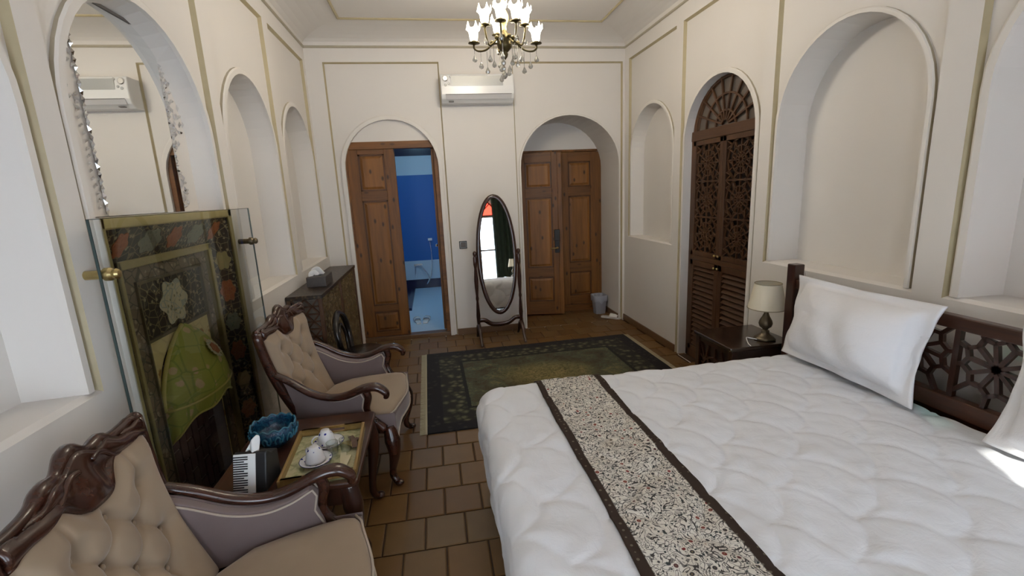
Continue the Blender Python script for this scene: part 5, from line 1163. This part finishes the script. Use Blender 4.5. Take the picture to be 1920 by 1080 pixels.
for k in range(34):                              # ornament round the arch above the mirror
    a = PI * k / 33
    for q in range(5):
        r = 0.30 + 0.13 * rr.random(); y = cs_ + r * math.cos(a); z = 1.97 + r * math.sin(a)
        if z > mz1 + 0.02 or abs(y - cs_) > 0.29 and z > 1.9: leaf(stx if q else cut, y, z, rr.uniform(0, PI), 0.018, MX - 0.006)
for k in range(30):                              # chain of faceted mirror drops along the left edge
    z = 1.60 + k * 0.0268; r = 0.017 if k < 18 else 0.013
    leaf(cut, my0 - 0.006, z, PI / 2 + 0.5 * math.sin(k * 1.3), r, MX + 0.001)
    if k < 16 or k > 22: leaf(cut if k % 2 else stx, my0 - 0.034 + 0.006 * math.sin(k * 0.9), z + 0.012, PI / 2 - 0.5, 0.010, MX - 0.004)
stx.build('stucco_ornament', simple('grey_stucco', (0.60, 0.58, 0.55), 0.6), nm, kind='stuff'); cut.build('mirror_mosaic', M['chrome'], nm, kind='stuff')

# ================================================================ CHANDELIER
CH_ = (0.555, 3.27, 0)
cl = thing('chandelier', 'antique brass chandelier with lit tulip glass shades and crystal drops', 'chandelier', (CH_[0], CH_[1], 0), 0.0)
mb = MB(); mb.lathe([(0, 3.198), (0.06, 3.195), (0.055, 3.175), (0.02, 3.16), (0.012, 3.15), (0.012, 2.98)], 18); mb.build('ceiling_rose', M['brass'], cl, smooth=True)
mb = MB(); mb.lathe([(0.010, 3.0), (0.016, 2.97), (0.028, 2.95), (0.016, 2.925), (0.012, 2.88), (0.020, 2.86), (0.014, 2.83), (0.013, 2.77), (0.02, 2.75), (0.032, 2.725), (0.034, 2.70), (0.022, 2.675), (0.014, 2.655), (0.018, 2.64), (0.014, 2.625)], 18); mb.build('column', simple('gilt_brass', (0.55, 0.48, 0.18), 0.35, 0.7), cl, smooth=True)
mb = MB(); mb.lathe([(0.013, 2.64), (0.026, 2.618), (0.048, 2.592), (0.052, 2.57), (0.046, 2.556), (0.052, 2.548), (0.046, 2.53), (0.026, 2.51), (0.015, 2.50), (0.020, 2.49), (0.016, 2.475), (0.008, 2.465), (0, 2.455)], 20); mb.build('urn', M['brass'], cl, smooth=True)
def crystal_mesh(L, r):
    mb = MB(); mb.lathe([(0.0, 0), (r * 0.35, -L * 0.25), (r, -L * 0.68), (r * 0.75, -L * 0.9), (0, -L)], 8); return mb
cproto = crystal_mesh(0.050, 0.0165).build('crystal_drop', M['crystal'], cl)
cfirst = [True]
def drop(parent, p, chain=0.05):
    if cfirst[0]: o = cproto; cfirst[0] = False
    else: o = cproto.copy(); COL.objects.link(o)
    o.parent = parent; o.location = (p[0], p[1], p[2] - chain); o.rotation_euler = (0, 0, random.uniform(0, 3))
def arm(ang, R, z_in, z_cup, low):
    c_, s_ = math.cos(ang), math.sin(ang); f = lambda r, z: (r * c_, r * s_, z)
    mb = MB(); zb = min(z_in, z_cup) - 0.045
    P = catmull([f(0.03, z_in), f(R * 0.38, z_in - 0.005), f(R * 0.62, zb + 0.01), f(R * 0.86, zb), f(R, z_cup - 0.03), f(R, z_cup)], 6)
    mb.tube(P, 0.0065, 8); mb.ball(f(R * 0.42, z_in + 0.003), 0.014, 6); a = mb.build('arm', M['brass'], cl, smooth=True)
    mb = MB(); mb.lathe([(0.006, -0.012), (0.012, -0.004), (0.038, 0.0), (0.036, 0.005), (0.016, 0.006), (0.016, 0.02), (0, 0.022)], 16, f(R, z_cup)); mb.build('drip_pan', M['brass'], a, smooth=True)
    mb = MB()
    def tulip(r, z, an, i):
        k = max(0, (z - 0.055) / 0.055); s2 = abs(math.sin(an * 2.5)); return r * (1 + 0.10 * k * s2), z + (0.040 * ((1 - s2) ** 1.5 - 0.35) if i in (6, 7) else 0)
    mb.lathe([(0.014, 0.014), (0.022, 0.018), (0.026, 0.03), (0.028, 0.05), (0.030, 0.065), (0.036, 0.08), (0.045, 0.096), (0.042, 0.096), (0.028, 0.065), (0.024, 0.03)], 40, f(R, z_cup), wob=tulip); mb.build('tulip_shade', M['opal'], a, smooth=True)
    for k, (rr_, ch_) in enumerate(((R, 0.035), (R * 0.80, 0.055), (R * 0.6, 0.085))): drop(a, f(rr_, z_cup - 0.03 if k == 0 else zb - 0.004), ch_)
    mb = MB()
    for k, (rr_, ch_) in enumerate(((R, 0.035), (R * 0.80, 0.055), (R * 0.6, 0.085))):
        p = f(rr_, z_cup - 0.02 if k == 0 else zb); mb.tube([p, (p[0], p[1], p[2] - ch_ - 0.01)], 0.0018, 5)
    mb.build('bead_chain', M['crystal'], a, kind='stuff')
    l = bpy.data.lights.new('chandelier_bulb', 'POINT'); l.energy = LAMP_W; l.color = (1.0, 0.90, 0.76); l.shadow_soft_size = 0.03
    lo = bpy.data.objects.new('chandelier_bulb', l); COL.objects.link(lo); lo.parent = a; lo.location = f(R, z_cup + 0.14)
for ang in (math.radians(188), math.radians(-8), math.radians(85)): arm(ang, 0.208, 2.555, 2.548, True)
for ang in (math.radians(200), math.radians(338), math.radians(252), math.radians(294), math.radians(100)): arm(ang, 0.140, 2.585, 2.648, False)
for k in range(5):
    a = 2 * PI * k / 5 + 0.3; drop(cl, (0.03 * math.cos(a), 0.03 * math.sin(a), 2.46), 0.03 + 0.03 * (k % 3))
